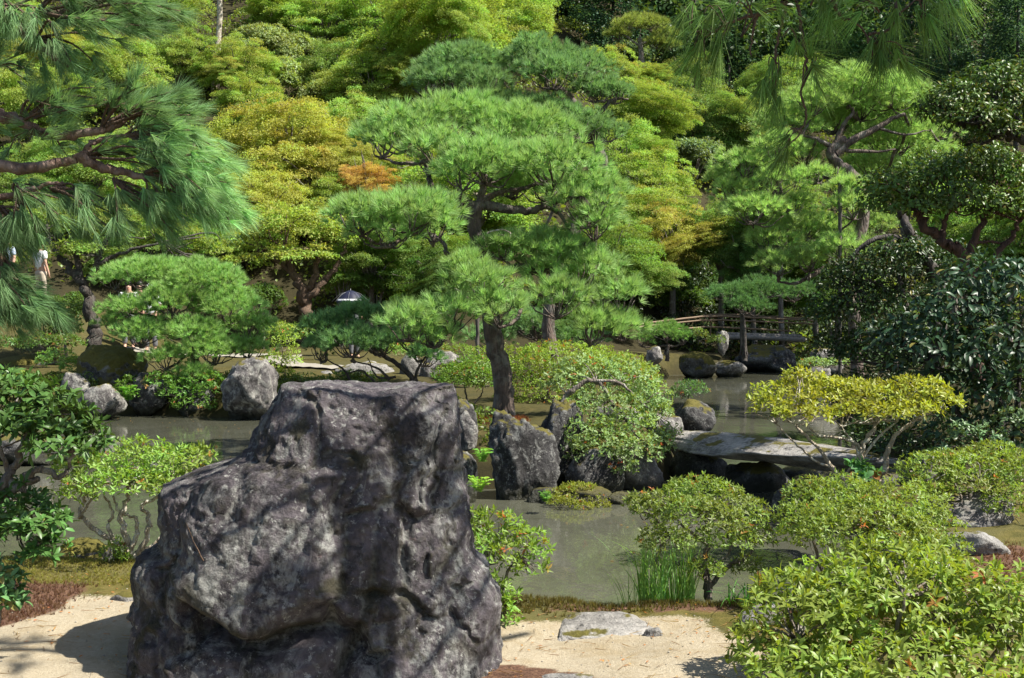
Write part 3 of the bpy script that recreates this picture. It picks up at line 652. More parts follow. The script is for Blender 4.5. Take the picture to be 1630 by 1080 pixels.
# ------------------------------------------------------------------ pines
def px_path(lst, Y): return [at(p[0], p[1], Y + (p[2] if len(p) > 2 else 0)) for p in lst]
def pine(name, label, Y, trunk, limbs, pads, col, seed, r0, r1, tuft=0.12, dens=1.0, n=34, w=0.005, bark=None, group=None, base_dz=0.0, lr=0.055, limb_col=None):
    rng = np.random.default_rng(seed); tp = px_path(trunk, Y); tp[0] = tp[0].copy()
    root = thing(name, label, 'pine tree', (tp[0][0], tp[0][1], tp[0][2]), group)
    g = Geo(); tp0 = [tp[0] - np.array([0, 0, 0.25])] + tp; tube(g, tp0, r0, r1, 12, 6, 0.006, rng, 0.8)
    # root flare
    for k in range(5):
        a = k * 1.257 + rng.uniform(0, 1); d = np.array([math.cos(a), math.sin(a), 0])
        tube(g, [tp[0] + np.array([0, 0, r0 * 1.7]) + d * r0 * 0.3, tp[0] + d * r0 * 0.95 + np.array([0, 0, 0.25 * r0]), tp[0] + d * r0 * 1.9 - np.array([0, 0, 0.12])], r0 * 0.6, r0 * 0.15, 6, 3, 0, rng)
    part(root, 'trunk', g, bark or M_PINEBARK, smooth=True)
    ends = [tp[-1]]
    for lm in limbs:
        rr = lr
        if isinstance(lm, tuple): rr, lm = lm
        g = Geo(); P = px_path(lm, Y); tube(g, P, rr, rr * 0.35, 8, 5, 0.008, rng); part(root, 'limb', g, bark or M_PINEBARK, smooth=True); ends += P
    ends = np.array(ends)
    tw = Geo()
    for pd in pads:
        px, py, rx, ry = pd[:4]; dY = pd[4] if len(pd) > 4 else 0; k = pd[5] if len(pd) > 5 else 1.0
        c = at(px, py + ry * 0.15, Y + dY); r = np.array([rx, rx * 0.85, ry]) * (Y / F)
        j = np.argmin(((ends - c) ** 2).sum(1)); under = c - np.array([0, 0, r[2] * 0.55])
        if np.linalg.norm(ends[j] - c) > 0.15: tube(tw, [ends[j], (ends[j] + under) / 2 + rng.normal(size=3) * 0.05 - np.array([0, 0, 0.05]), under], 0.032, 0.016, 6, 4, 0.01, rng)
        g = Geo(); pine_pad(g, tw, c, r, rng, tuft, dens, n, w, under)
        cc = tuple(np.array(col[:3]) * k) + (0.0,)
        part(root, 'needle_pad', g, M_NEEDLE, cc)
    part(root, 'twigs', tw, M_PINEBARK, smooth=True)['kind'] = 'stuff'
    return root

pine('pine_tree', 'tall cloud-pruned pine with thick dark trunk on the island, centre of the garden', 15.0,
     [(803, 668), (800, 600), (786, 540), (780, 480), (786, 435), (764, 395), (755, 350), (766, 322)],
     [(0.07, [(764, 335), (735, 318), (706, 312), (690, 302), (682, 280), (676, 258)]), (0.07, [(766, 325), (800, 332), (845, 335), (868, 328), (885, 322), (925, 312, -.2)]),
      (0.05, [(758, 345), (720, 345), (680, 340)]), (0.05, [(770, 320), (790, 308), (830, 300), (870, 290)]), (0.05, [(765, 320), (770, 280), (750, 240)]),
      (0.045, [(764, 395), (735, 415), (712, 405), (708, 392), (690, 375), (655, 372)]), (0.045, [(782, 470), (800, 468, -.2), (835, 472, -.3), (880, 470, -.3)]),
      (0.045, [(778, 440), (820, 425), (870, 430), (930, 470)]), (0.04, [(780, 490), (740, 488, -.2), (690, 495, -.3), (640, 515, -.2)]), (0.03, [(868, 328), (895, 345), (915, 385), (935, 400)])],
     [(650, 205, 88, 52, .5), (610, 225, 56, 40, .3), (735, 190, 95, 48, .9), (830, 215, 105, 52, .9), (700, 240, 66, 46, -.2), (775, 262, 88, 46, -.4), (735, 278, 48, 38, -.6), (880, 262, 95, 44, -.2),
      (930, 322, 72, 58, -.3), (962, 300, 44, 34, 0), (945, 360, 50, 34, -.2), (868, 300, 60, 34, .5), (815, 300, 45, 26, .2), (655, 340, 78, 40, -1.2), (575, 345, 66, 42, -1.0), (690, 362, 42, 32, -1.2), (615, 372, 66, 30, -.9),
      (860, 405, 95, 44, .1), (800, 395, 50, 26, -.2), (915, 432, 88, 52, 0), (985, 470, 54, 46, 0), (885, 475, 62, 46, -.5), (940, 522, 66, 40, -.2), (990, 520, 36, 32, 0), (762, 458, 66, 40, -1.1), (740, 428, 36, 24, -.9),
      (795, 492, 46, 40, -1.2), (720, 500, 56, 40, -1.2), (650, 515, 60, 38, -1.3), (690, 535, 46, 26, -1.2)],
     (0.160, 0.245, 0.088), 101, 0.155, 0.080, 0.155, 1.0, 32, 0.0084)

pine('pine_tree', 'darker second pine rising behind the tall island pine', 20.5,
     [(875, 560), (874, 500), (890, 420), (930, 330), (960, 270), (948, 220), (925, 178), (900, 150), (888, 140)],
     [(0.06, [(925, 178), (905, 165), (885, 160), (868, 150)]), (0.05, [(930, 180), (905, 150), (915, 140)]), (0.05, [(940, 195), (975, 160), (1000, 158)]), (0.05, [(945, 225), (880, 215), (790, 190), (735, 160), (720, 135)]), (0.04, [(955, 245), (925, 235), (900, 205)])],
     [(745, 100, 74, 38), (715, 130, 66, 32, -.2), (680, 132, 46, 24), (770, 135, 54, 30, -.6), (855, 88, 64, 36, 0), (920, 108, 66, 36, .2), (880, 118, 66, 34, -.5), (950, 145, 46, 26, 0), (978, 152, 40, 20, 0), (795, 165, 54, 28, -.4),
      (850, 178, 66, 26, -.3), (920, 200, 62, 32, -.5), (960, 212, 44, 22, -.2), (800, 108, 40, 30, .2), (700, 108, 40, 22, .4), (855, 520, 60, 34, 1.2), (930, 540, 50, 24, 1.2), (780, 535, 50, 26, 1.5)],
     (0.108, 0.182, 0.074), 102, 0.14, 0.06, 0.145, 0.95, 26, 0.0092)

pine('small_pine_tree', 'small spreading bright green pine on the far left bank', 21.8,
     [(318, 612), (312, 580), (305, 552), (292, 520), (270, 500)], [(0.05, [(300, 540), (330, 510), (355, 490)]), (0.05, [(290, 520), (245, 505), (205, 498)]), (0.05, [(275, 503), (255, 470), (250, 455)]), (0.04, [(306, 560), (350, 560), (385, 560)])],
     [(240, 438, 78, 32, .2), (320, 450, 82, 38, .1), (185, 445, 40, 24, .2), (210, 492, 58, 26, -.2), (275, 482, 70, 32, -.3), (360, 490, 62, 38, -.1), (395, 520, 48, 30, 0), (225, 532, 58, 30, -.4), (305, 530, 62, 28, -.5), (340, 560, 66, 30, -.4),
      (265, 572, 44, 24, -.5), (395, 555, 44, 24, 0), (185, 515, 34, 22, -.1), (310, 598, 40, 20, -.6)],
     (0.155, 0.245, 0.080), 103, 0.11, 0.05, 0.135, 0.95, 30, 0.0082, bark=M_DARKBARK)

pine('small_pine_tree', 'low dark blue-green pine spreading behind the boulder top', 21.0,
     [(660, 612), (645, 590), (620, 572), (590, 560)], [(0.03, [(620, 605), (600, 585), (560, 575)]), (0.03, [(660, 605), (672, 575), (690, 560)]), (0.03, [(560, 612), (548, 590), (520, 572)]), (0.025, [(600, 612), (575, 590), (540, 600)]), (0.025, [(630, 600), (600, 600), (585, 570)])],
     [(520, 522, 50, 30, 0), (570, 505, 56, 26, .2), (560, 545, 66, 34, -.3), (620, 500, 46, 22, .2), (610, 545, 46, 30, -.2), (510, 555, 36, 28, -.1), (660, 540, 52, 34, 0, 1.4), (700, 520, 34, 26, .2, 1.5), (675, 568, 36, 22, -.1, 1.4)],  # last three pads coloured brighter to look sunlit
     (0.085, 0.155, 0.062), 104, 0.06, 0.035, 0.14, 0.95, 22, 0.011, bark=M_DARKBARK)

pine('pine_tree', 'bright spreading pine with crooked limbs on the right, propped by a pole', 21.0,
     [(1366, 610), (1360, 520), (1352, 430), (1375, 345), (1362, 285), (1335, 262), (1322, 242), (1345, 222)],
     [(0.085, [(1330, 245), (1360, 222), (1395, 205), (1418, 190), (1440, 182)]), (0.05, [(1325, 235), (1300, 222), (1275, 218)]), (0.05, [(1330, 228), (1342, 200), (1358, 178), (1352, 168)]), (0.03, [(1400, 205), (1440, 214), (1480, 208)]),
      (0.04, [(1345, 240), (1390, 242), (1425, 238)]), (0.04, [(1330, 262), (1290, 272), (1262, 283), (1240, 290)]), (0.07, [(1356, 470), (1322, 425), (1316, 395), (1300, 385)]), (0.05, [(1325, 420), (1290, 440), (1262, 452), (1240, 448)]), (0.03, [(1316, 400), (1290, 392), (1262, 395)])],
     [(1358, 330, 48, 28, -.7), (1345, 398, 44, 28, -.7), (1372, 465, 44, 30, -.6), (1350, 300, 40, 18, -.6), (1350, 140, 86, 30, .3), (1420, 150, 76, 32, .2), (1290, 165, 60, 34, 0), (1370, 172, 80, 30, .6), (1445, 180, 60, 28, .5), (1250, 195, 60, 34, .2), (1330, 195, 60, 26, .9), (1235, 235, 54, 32, -.2), (1185, 265, 60, 30, 0), (1280, 245, 50, 26, .5),
      (1420, 228, 90, 34, 1.0), (1495, 205, 46, 26, .8), (1300, 280, 40, 18, -.3), (1230, 290, 54, 26, -.2), (1165, 305, 46, 30, 0), (1200, 335, 66, 30, -.3), (1260, 325, 40, 24, 0), (1150, 285, 36, 22, .4), (1390, 265, 60, 28, .9),
      (1280, 362, 60, 26, .3, .9), (1230, 385, 50, 26, 0, .9), (1330, 385, 56, 34, .5, .9), (1290, 412, 56, 28, -.2, .9), (1240, 422, 46, 24, -.2, .9), (1390, 360, 60, 30, .8, .8), (1380, 400, 50, 30, .6, .7)],
     (0.195, 0.280, 0.095), 105, 0.13, 0.085, 0.145, 0.9, 27, 0.0088)

pine('small_pine_tree', 'low shaded pine hanging over the wooden bridge', 31.0, [(1185, 560), (1184, 520), (1180, 490), (1172, 470)], [(0.03, [(1180, 485), (1215, 475), (1250, 470)])],
     [(1165, 468, 50, 22), (1215, 462, 54, 24, .3), (1190, 488, 44, 16, -.4), (1265, 465, 40, 22, .3)], (0.065, 0.125, 0.045), 106, 0.08, 0.04, 0.13, 0.7, 22, 0.008, bark=M_DARKBARK)
pine('dwarf_pine', 'rounded dwarf pine bush on the bank before the wooden bridge', 31.0, [(1062, 560), (1064, 550)], [], [(1060, 528, 40, 22), (1085, 538, 24, 16, -.2), (1022, 540, 22, 18, .1)], (0.11, 0.19, 0.055), 107, 0.06, 0.04, 0.11, 0.8, 24, 0.007)
pine('parasol_pine', 'lone flat-topped pine with bare pale trunk against dark cedars', 62.0, [(1021, 118), (1021, 100), (1020, 80), (1018, 62)], [(0.07, [(1019, 75), (1000, 60), (985, 52)]), (0.07, [(1019, 72), (1045, 60), (1060, 55)])],
     [(1000, 42, 32, 14), (1040, 40, 32, 14), (1020, 36, 36, 12, 1), (1060, 56, 26, 14), (985, 56, 22, 12), (1045, 70, 28, 12), (1066, 72, 18, 10)], (0.16, 0.19, 0.05), 108, 0.20, 0.13, 0.28, 0.8, 20, 0.02, bark=M_GREYBARK)

_cp = [o for o in C.objects if o.get('label', '').startswith('tall cloud-pruned pine')][0]
g = Geo(); tube(g, px_path([(775, 372), (785, 368), (800, 366), (812, 372), (808, 384), (795, 388), (788, 378), (798, 374), (806, 378)], 14.6), .013, .007, 6, 4, .002, np.random.default_rng(1)); part(_cp, 'dead_branch', g, M_PALEBARK, smooth=True)
# prop poles
def pole(label, px, top, bot, Y, r):
    a, b = at(px, bot, Y), at(px, top, Y); g = Geo(); tube(g, [a, (a + b) / 2, b], r, r * 0.9, 10, 4, 0.003, np.random.default_rng(3)); g2 = g
    root = link('prop_pole', g.mesh('prop_pole', M_POLE, True, a), loc=a); tag(root, label, 'pole')
pole('tall grey wooden prop pole standing at the water edge under the right-hand pine', 1337, 290, 668, 20.3, 0.034)
pole('short thin prop pole under the shaded pine by the bridge', 1180, 480, 560, 31.5, 0.035)
pole('thin brown prop post left of the big pine trunk', 760, 490, 572, 19.5, 0.035)

# ------------------------------------------------------------------ foreground pine boughs
def bough_pine(name, label, trunk, tr, branches, sprays, col, seed, L, w, n, droop, bark, tw_r=0.0095, wob=0.006):
    """sprays: (attach, centre, radius-xyz, twigs, tufts per twig, bias direction)"""
    rng = np.random.default_rng(seed); root = thing(name, label, 'pine tree', trunk[0])
    g = Geo(); tube(g, trunk, tr, tr * 0.6, 14, 6, 0.01, rng); part(root, 'trunk', g, bark, smooth=True)
    for r, P in branches:
        g = Geo(); tube(g, P, r, r * 0.35, 8, 6, wob, rng); part(root, 'branch', g, bark, smooth=True)
    for att, c, rad, nt, per, bias, k in sprays:
        g = Geo(); wd_ = Geo(); att = np.asarray(att); c = np.asarray(c)
        for q in range(nt):
            d = unit(rng.normal(size=3)); e = c + d * np.asarray(rad) * rng.uniform(0.5, 1.0) ** 0.5
            m = att * 0.45 + e * 0.55 + rng.normal(size=3) * 0.08 * np.linalg.norm(e - att) + np.array([0, 0, 0.04])
            P = spline([att, m, e], 6); tube(wd_, [att, m, e], tw_r, tw_r * .32, 5, 4)
            t = rng.uniform(0.42, 1.0, per); t[0] = 1.0; idx = t * (len(P) - 1); i0 = np.minimum(idx.astype(int), len(P) - 2)
            pos = P[i0] + (P[i0 + 1] - P[i0]) * (idx - i0)[:, None]; pos[1:] += rng.normal(size=(per - 1, 3)) * 0.02
            dr = unit(P[i0 + 1] - P[i0]) + np.asarray(bias) * 0.7 + rng.normal(size=(per, 3)) * 0.35
            add_needles(g, pos, dr, n, L, w, 0.62, rng, droop=droop)
        o = part(root, 'needle_spray', g, M_NEEDLE, tuple(np.array(col) * k) + (0.0,))
        o2 = link('twig', wd_.mesh('twig', M_TWIG, True, root.location), o)
    return root

YL = 6.6
def A(px, py, dY=0.0): return at(px, py, YL + dY)
sp = []
def spray(att, c, rpx, rpy, nt, per, bias, k=1.0, Y=YL):
    s = Y / F; sp.append((at(*att, Y), at(c[0], c[1], Y + (c[2] if len(c) > 2 else 0)), (rpx * s, max(rpx, rpy) * s * 0.8, rpy * s), nt, per, bias, k))
R_ = (0.7, 0, 0.15); RD = (0.8, 0, -0.35); UP = (0.2, 0, 0.8); DN = (0.3, 0, -0.5)
spray((20, 10), (60, 25), 95, 40, 12, 7, DN, .9); spray((60, 20), (170, 25), 95, 42, 14, 7, R_, .9); spray((120, 20), (240, 15), 65, 28, 10, 6, R_, .85); spray((60, 60), (130, 85), 80, 45, 8, 5, DN, .9)
spray((30, 195), (120, 165), 90, 45, 9, 5, UP, .8); spray((160, 205), (230, 150), 62, 38, 9, 6, UP, .9); spray((190, 190), (262, 190), 50, 40, 12, 7, UP, 1.0)
spray((200, 215), (290, 235), 62, 50, 16, 8, R_, 1.25); spray((230, 275), (330, 285), 56, 55, 16, 8, RD, 1.4); spray((235, 280), (300, 320), 62, 40, 14, 8, RD, 1.3); spray((250, 285), (355, 325), 36, 36, 10, 7, RD, 1.45)
spray((130, 250), (215, 240), 60, 34, 7, 5, R_, .95); spray((180, 285), (235, 345), 60, 34, 10, 6, RD, 1.0); spray((60, 215), (60, 235), 80, 34, 6, 5, UP, .9); spray((20, 300), (70, 340), 80, 40, 7, 5, DN, .9)
spray((80, 300), (160, 345), 60, 34, 10, 5, DN, .85); spray((0, 330), (18, 372), 44, 34, 10, 7, RD, .75); spray((0, 400), (25, 478), 52, 36, 12, 7, RD, .8); spray((-20, 440), (58, 505), 42, 30, 8, 6, RD, .8); spray((-30, 420), (10, 500), 50, 40, 8, 6, RD, .7); spray((-20, 120), (20, 110), 60, 40, 6, 5, UP, .7)
brL = [(0.05, [A(-330, 330), A(-200, 200), A(-60, 178), A(10, 185), A(55, 205), A(105, 217), A(160, 207), A(200, 190)]),
       (0.055, [A(-330, 340), A(-180, 275), A(-60, 264), A(45, 268), A(105, 258), A(128, 250)]), (0.032, [A(128, 252), A(165, 268), A(205, 276), A(250, 287), A(290, 290)]), (0.022, [A(128, 250), A(150, 228), A(195, 216), A(240, 212)]),
       (0.028, [A(-200, 320), A(-60, 330), A(10, 312), A(60, 298), A(95, 292)]), (0.02, [A(95, 292), A(110, 325), A(140, 345), A(170, 360)]), (0.03, [A(-330, 200), A(-120, 20), A(-20, -10), A(30, 30), A(42, 62), A(75, 85), A(108, 106)]), (0.02, [A(30, 25), A(90, 20), A(150, 10), A(220, 5)]),
       (0.03, [A(-330, 420), A(-150, 400), A(-40, 395), A(10, 385)])]
bough_pine('pine_tree', 'near blue-green pine whose long-needled boughs reach in from the left', [np.array([-4.6, 6.7, gz(-4.6, 6.7) - 0.2]), np.array([-4.5, 6.7, 1.2]), np.array([-4.35, 6.6, 2.4]), np.array([-4.2, 6.6, 4.2]), np.array([-4.4, 6.7, 6.0])], 0.16, brL, sp,
           (0.115, 0.190, 0.084), 201, 0.15, 0.0034, 36, 0.10, M_NEARBARK)

sp = []; YR = 4.0
def spr(att, c, rpx, rpy, nt, per, bias, k=1.0, dY=0.0):
    s = (YR + dY) / F; sp.append((at(*att, YR + dY), at(c[0], c[1], YR + dY), (rpx * s, rpx * s, rpy * s), nt, per, bias, k))
LD = (-0.6, 0.2, -0.9); D_ = (0, 0.1, -1.2); RDn = (0.7, 0.1, -0.9); UPp = (0.1, 0.1, 0.7)
spr((1120, 55), (1112, 88), 16, 14, 2, 3, LD, .9); spr((1160, 45), (1150, 78), 20, 14, 2, 2, D_, .8); spr((1200, 30), (1178, 12), 20, 16, 2, 2, LD, 1.0); spr((1180, 60), (1220, 5), 20, 12, 2, 2, D_, 1.05)
spr((1235, 95), (1225, 118), 22, 18, 3, 2, LD, .8); spr((1245, 60), (1262, 78), 18, 14, 2, 2, UPp, 1.15); spr((1277, 140), (1285, 108), 24, 16, 3, 2, (0.5, .1, -.5), .9)
spr((1275, 205), (1238, 242), 14, 10, 2, 3, LD, .85); spr((1385, 70), (1395, 92), 16, 12, 3, 3, LD, .65); spr((1385, 70), (1440, 92), 16, 10, 2, 3, (0.9, .1, -.35), 1.1)
spr((1400, 20), (1372, 22), 22, 16, 2, 2, (-.2, .1, -.5), 1.1); spr((1460, 0), (1468, 32), 14, 10, 2, 3, RDn, .95); spr((1500, -20), (1508, 0), 16, 12, 2, 3, (.4, .1, -1.1), 1.1); spr((1430, 30), (1425, 20), 20, 16, 2, 2, D_, .9)
spr((1330, 0), (1330, 15), 22, 16, 2, 2, D_, .9); spr((1235, 100), (1228, 150), 14, 14, 2, 2, D_, .9); spr((1160, 50), (1112, 20), 18, 10, 2, 2, LD, .9); spr((1290, 10), (1302, 10), 24, 16, 2, 2, D_, .95); spr((1100, 45), (1098, 8), 16, 12, 2, 2, LD, .7)
B = lambda px, py, dY=0.0: at(px, py, YR + dY)
TRK = np.array([3.2, 3.2, 0.0])
top0 = np.array([3.0, 3.4, 4.4]); top1 = np.array([2.4, 4.1, 4.5]); top2 = np.array([1.5, 4.7, 3.7])
brR = [(0.055, [np.array([3.1, 3.3, 3.0]), top0 - np.array([0, 0, .6]), np.array([2.1, 3.8, 3.5]), B(1420, -160), B(1265, -60), B(1250, -5)]),
       (0.0087, [B(1250, -5), B(1240, 10), B(1205, 24), B(1180, 30), B(1140, 45), B(1105, 52)]), (0.0068, [B(1205, 24), B(1198, 50), B(1196, 90)]), (0.0068, [B(1250, -5), B(1248, 25), B(1240, 55), B(1233, 95), B(1230, 130)]),
       (0.0062, [B(1265, -30), B(1272, 20), B(1280, 70), B(1284, 110), B(1275, 145), B(1283, 180), B(1276, 208), B(1255, 232), B(1238, 242)]), (0.0081, [B(1300, -60), B(1325, -5), B(1335, 22), B(1365, 40), B(1382, 62)]), (0.0056, [B(1382, 62), B(1388, 85), B(1402, 94)]), (0.0062, [B(1382, 55), B(1410, 50), B(1440, 15), B(1470, -10)]),
       (0.0074, [B(1420, -160), B(1470, -60), B(1466, -5), B(1468, 30)]), (0.0074, [B(1440, -120), B(1500, -60), B(1508, 0)]), (0.0050, [B(1160, 38), B(1122, 60), B(1124, 92)])]
# boughs of the same tree above the picture: they throw the branch shadows on the boulder
rs = np.random.default_rng(77)
for k, (e, kk) in enumerate([((1.3, 4.3, 4.6), 1), ((0.55, 4.4, 4.2), 1), ((0.2, 4.1, 4.4), 1), ((0.9, 3.9, 4.0), 1)]):
    e = np.array(e); brR.append((0.035, [top0, top1 * 0.6 + e * 0.4 + rs.normal(size=3) * 0.15, e * 0.75 + top1 * 0.25 + rs.normal(size=3) * 0.1, e]))
    sp.append((e, e + np.array([-0.12, 0, -0.02]), (0.22, 0.22, 0.12), 5, 3, (-.3, 0, .2), .9))
for k, (xb, bz, r_) in enumerate([(-1.20, 3.5, .026), (-0.86, 3.7, .034), (-0.60, 3.45, .022), (-0.30, 3.8, .034), (-0.02, 3.6, .024), (-1.02, 4.1, .022), (-0.45, 4.2, .024)]):
    bx = xb + .75 * (bz - .2); e0 = np.array([bx - .10, 3.40, bz + .05]); e1 = np.array([bx + .12, 4.62, bz + .12]); mm = (e0 + e1) / 2 + rs.normal(size=3) * np.array([.07, .05, .05])
    brR.append((r_, [top1, e1 + np.array([.25, .12, .15]), e1, mm, e0]))
    for w_ in (.08, .36, .62, .9):
        cc_ = e0 * (1 - w_) + e1 * w_; sp.append((cc_, cc_ + rs.normal(size=3) * .16, (.17, .15, .10), 3, 2, (-.3, 0, .2), .9))
brR.append((0.09, [np.array([3.2, 3.25, 2.2]), top0, np.array([2.6, 3.7, 4.9])]))
bough_pine('pine_tree', 'near pine whose thin twigs and long needles hang in at the upper right', [TRK - np.array([0, 0, .3]), TRK + np.array([0, 0, 1.2]), np.array([3.2, 3.25, 2.4]), top0, np.array([2.8, 3.5, 5.6])], 0.14, brR, sp,
           (0.105, 0.180, 0.045), 202, 0.17, 0.0032, 24, 0.10, M_TWIG, 0.0036, 0.0025)

# ------------------------------------------------------------------ shrubs and broadleaf trees given lobe by lobe
def leaf_plant(name, label, cat, Y, lobes, stems, col, seed, L, W, k=5, mat=None, bark=None, dens=1.0, hi=False, style='rosette', acc=0.0, acc_p=0.03, r0=0.02, r1=0.006, zmin=-0.25, up=0.6, group=None, twigs=6, pick=0, open_=0.75, inner=0.25, alpha=1.0):
    """lobes: (px, py, rx, ry, dY); stems: (radius, pixel path) or pixel path"""
    rng = np.random.default_rng(seed); P0 = px_path(stems[0][1] if isinstance(stems[0], tuple) else stems[0], Y)[0]
    root = thing(name, label, cat, P0, group); mat = mat or M_LEAF
    wood = Geo(); ends = []
    for st in stems:
        rr = r0
        if isinstance(st, tuple): rr, st = st
        P = px_path(st, Y); Q = tube(wood, P, rr, rr * 0.4, 8, 6, rr * 0.25, rng); ends += list(Q[2:])
    ends = np.array(ends); s = Y / F; g = Geo(); picks = []
    for lb in lobes:
        px, py, rx, ry = lb[:4]; dY = lb[4] if len(lb) > 4 else 0.0
        c = at(px, py, Y + dY); r = np.array([rx, rx * 0.85, ry]) * s
        j = np.argsort(((ends - c) ** 2).sum(1))[0]
        for q in range(twigs):
            e = c + unit(rng.normal(size=3)) * r * 0.7; m_ = (ends[j] + e) / 2 + rng.normal(size=3) * 0.12 * np.linalg.norm(e - ends[j])
            tube(wood, [ends[j], m_, e], r1, r1 * 0.4, 5, 4, r1 * 0.3, rng)
        area = 2 * math.pi * ((r[0] * r[1]) ** 0.8 + (r[0] * r[2]) ** 0.8) ** (1 / 0.8) * 0.55
        n = int(dens * area / (L * L) * (0.95 if style == 'rosette' else 2.6)) + 8
        if style == 'spray':
            flat_sprays(g, c, r, max(5, int(n / 60)), 60, L, rng, acc_f=None, cl_r=.26, thick=.14, tilt=.6, tri=True); continue
        d = shell_dirs(n, zmin, rng); rad = np.where(rng.uniform(size=n) < inner, rng.uniform(0.5, 0.9, n), rng.uniform(0.88, 1.06, n)) * (1 + 0.16 * vnoise(d * 2.6 + seed, seed))
        P = c + d * r * rad[:, None]
        cl = np.clip(0.5 + 0.5 * vnoise(P / (L * 4.5), seed) + rng.normal(size=n) * 0.12, 0, 1); ac = (rng.uniform(size=n) < acc_p) * rng.uniform(0.5, 1, n)
        if style == 'rosette':
            A_ = d * 0.65 + np.array([0, 0, up]) + rng.normal(size=(n, 3)) * 0.28
            if pick:
                fr = np.argsort(P[:, 1])[: max(4, len(P) // 5)]; picks += [(P[i], unit(A_[i])) for i in fr]
            rosettes(g, P, A_, k, L, W, rng, hi, ac, open_, cl)
        else:
            fw = d * 0.55 + np.array([0, 0, -0.45]) + rng.normal(size=(n, 3)) * 0.5; nr = d + np.array([0, 0, 0.5]) + rng.normal(size=(n, 3)) * 0.35
            add_leaves(g, P, fw, nr, L, W, rng, hi, cl, ac)
    part(root, 'stems' if r0 < 0.05 else 'trunk', wood, bark or M_GREYBARK, smooth=True)
    o = part(root, 'foliage', g, mat, tuple(col) + (alpha,))
    if pick:
        o['kind'] = 'stuff'
        base = []
        for v_ in range(4):
            gg = Geo(); add_leaves(gg, np.zeros((1, 3)), np.array([[0, 1.0, 0]]), np.array([[0, 0, 1.0]]), 1.0, W / L, np.random.default_rng(v_ + 5), True); base.append(gg.mesh('leaf', mat))
        idx = rng.permutation(len(picks))[: pick // 3]
        for i in idx:
            p, a = picks[i]; t1 = unit(np.cross(a, rng.normal(size=3))); t2 = np.cross(a, t1)
            for q in range(3):
                an = q * 2.09 + rng.uniform(-.3, .3); rad = t1 * math.cos(an) + t2 * math.sin(an); op = rng.uniform(0.5, 0.95)
                fw = unit(a * (1.05 - op) + rad * op); nr = a * op - rad * (1.05 - op); sd = unit(np.cross(fw, nr)); un = np.cross(sd, fw); ln = L * rng.uniform(0.85, 1.15)
                o = link('leaf', base[rng.integers(4)], root, color=tuple(np.array(col) * rng.uniform(0.85, 1.2)) + (0.0,))
                b_ = p + a * 0.004 - np.array(root.location)
                o.matrix_local = Matrix(((sd[0] * ln, fw[0] * ln, un[0] * ln, b_[0]), (sd[1] * ln, fw[1] * ln, un[1] * ln, b_[1]), (sd[2] * ln, fw[2] * ln, un[2] * ln, b_[2]), (0, 0, 0, 1)))
    return root

# big azalea, lower right
leaf_plant('azalea', 'large sunlit azalea with broad yellow-green leaves filling the lower right corner', 'shrub', 4.5,
           [(1400, 1010, 150, 110, .1), (1270, 1010, 100, 85, 0), (1520, 1000, 120, 100, .1), (1600, 1010, 90, 110, 0), (1330, 950, 90, 72, .25), (1440, 935, 90, 62, .3), (1250, 950, 55, 45, .3), (1560, 960, 80, 60, .3), (1210, 1050, 50, 50, -.1), (1450, 1080, 170, 60, -.25), (1300, 1085, 110, 45, -.25), (1480, 895, 50, 30, .5), (1400, 885, 45, 25, .5)],
           [(.022, [(1400, 1180), (1390, 1090), (1360, 1000)]), (.02, [(1410, 1180), (1450, 1080), (1500, 1000)]), (.018, [(1390, 1180), (1320, 1090), (1270, 1020)]), (.018, [(1430, 1180), (1540, 1090), (1600, 1020)]), (.016, [(1400, 1180), (1420, 1040), (1440, 950)])],
           (0.118, 0.158, 0.030), 301, 0.050, 0.0165, 6, None, M_GREYBARK, 0.80, True, acc_p=0.006, pick=300, r1=0.005, up=0.7, twigs=10, inner=0.35)
# mid right azaleas
leaf_plant('azalea', 'wide rounded azalea with small olive leaves behind the big corner azalea', 'shrub', 6.0,
           [(1340, 812, 80, 55, .2), (1420, 820, 85, 55, .1), (1290, 800, 50, 40, .3), (1370, 850, 110, 55, -.2), (1480, 850, 55, 45, 0), (1290, 850, 55, 50, -.1), (1500, 885, 45, 30, -.1), (1260, 830, 30, 30, .2), (1310, 782, 38, 20, .3), (1375, 785, 36, 18, .3), (1420, 890, 80, 40, -.3)],
           [(.02, [(1370, 985), (1365, 920), (1340, 850)]), (.02, [(1380, 985), (1410, 910), (1430, 850)]), (.015, [(1360, 985), (1310, 910), (1290, 840)])], (0.110, 0.150, 0.032), 302, 0.031, 0.011, 5, None, M_GREYBARK, 0.80, acc_p=0.012, r1=0.004, inner=.3)
leaf_plant('azalea', 'pruned azalea on grey forked stems at the water beside the reeds', 'shrub', 6.25,
           [(1120, 790, 60, 32, .1), (1060, 810, 55, 30, 0), (1170, 820, 55, 38, 0), (1020, 805, 30, 18, -.1), (1110, 830, 70, 36, -.2), (1200, 860, 36, 30, 0), (1155, 860, 45, 26, -.1), (1060, 865, 45, 26, -.2), (1125, 910, 28, 22, -.2), (1190, 905, 26, 22, 0), (1085, 780, 30, 18, .2)],
           [(.024, [(1128, 955), (1125, 915), (1122, 890), (1130, 860), (1120, 820)]), (.016, [(1128, 940), (1160, 900), (1195, 880), (1180, 840)]), (.014, [(1125, 910), (1085, 895), (1060, 905), (1045, 890), (1060, 850), (1040, 820)]), (.012, [(1130, 870), (1095, 845), (1070, 820)]), (.012, [(1130, 900), (1160, 880), (1165, 840)])],
           (0.100, 0.140, 0.032), 303, 0.030, 0.011, 5, None, M_GREYBARK, 0.9, acc_p=0.015, r1=0.0045, inner=.3)
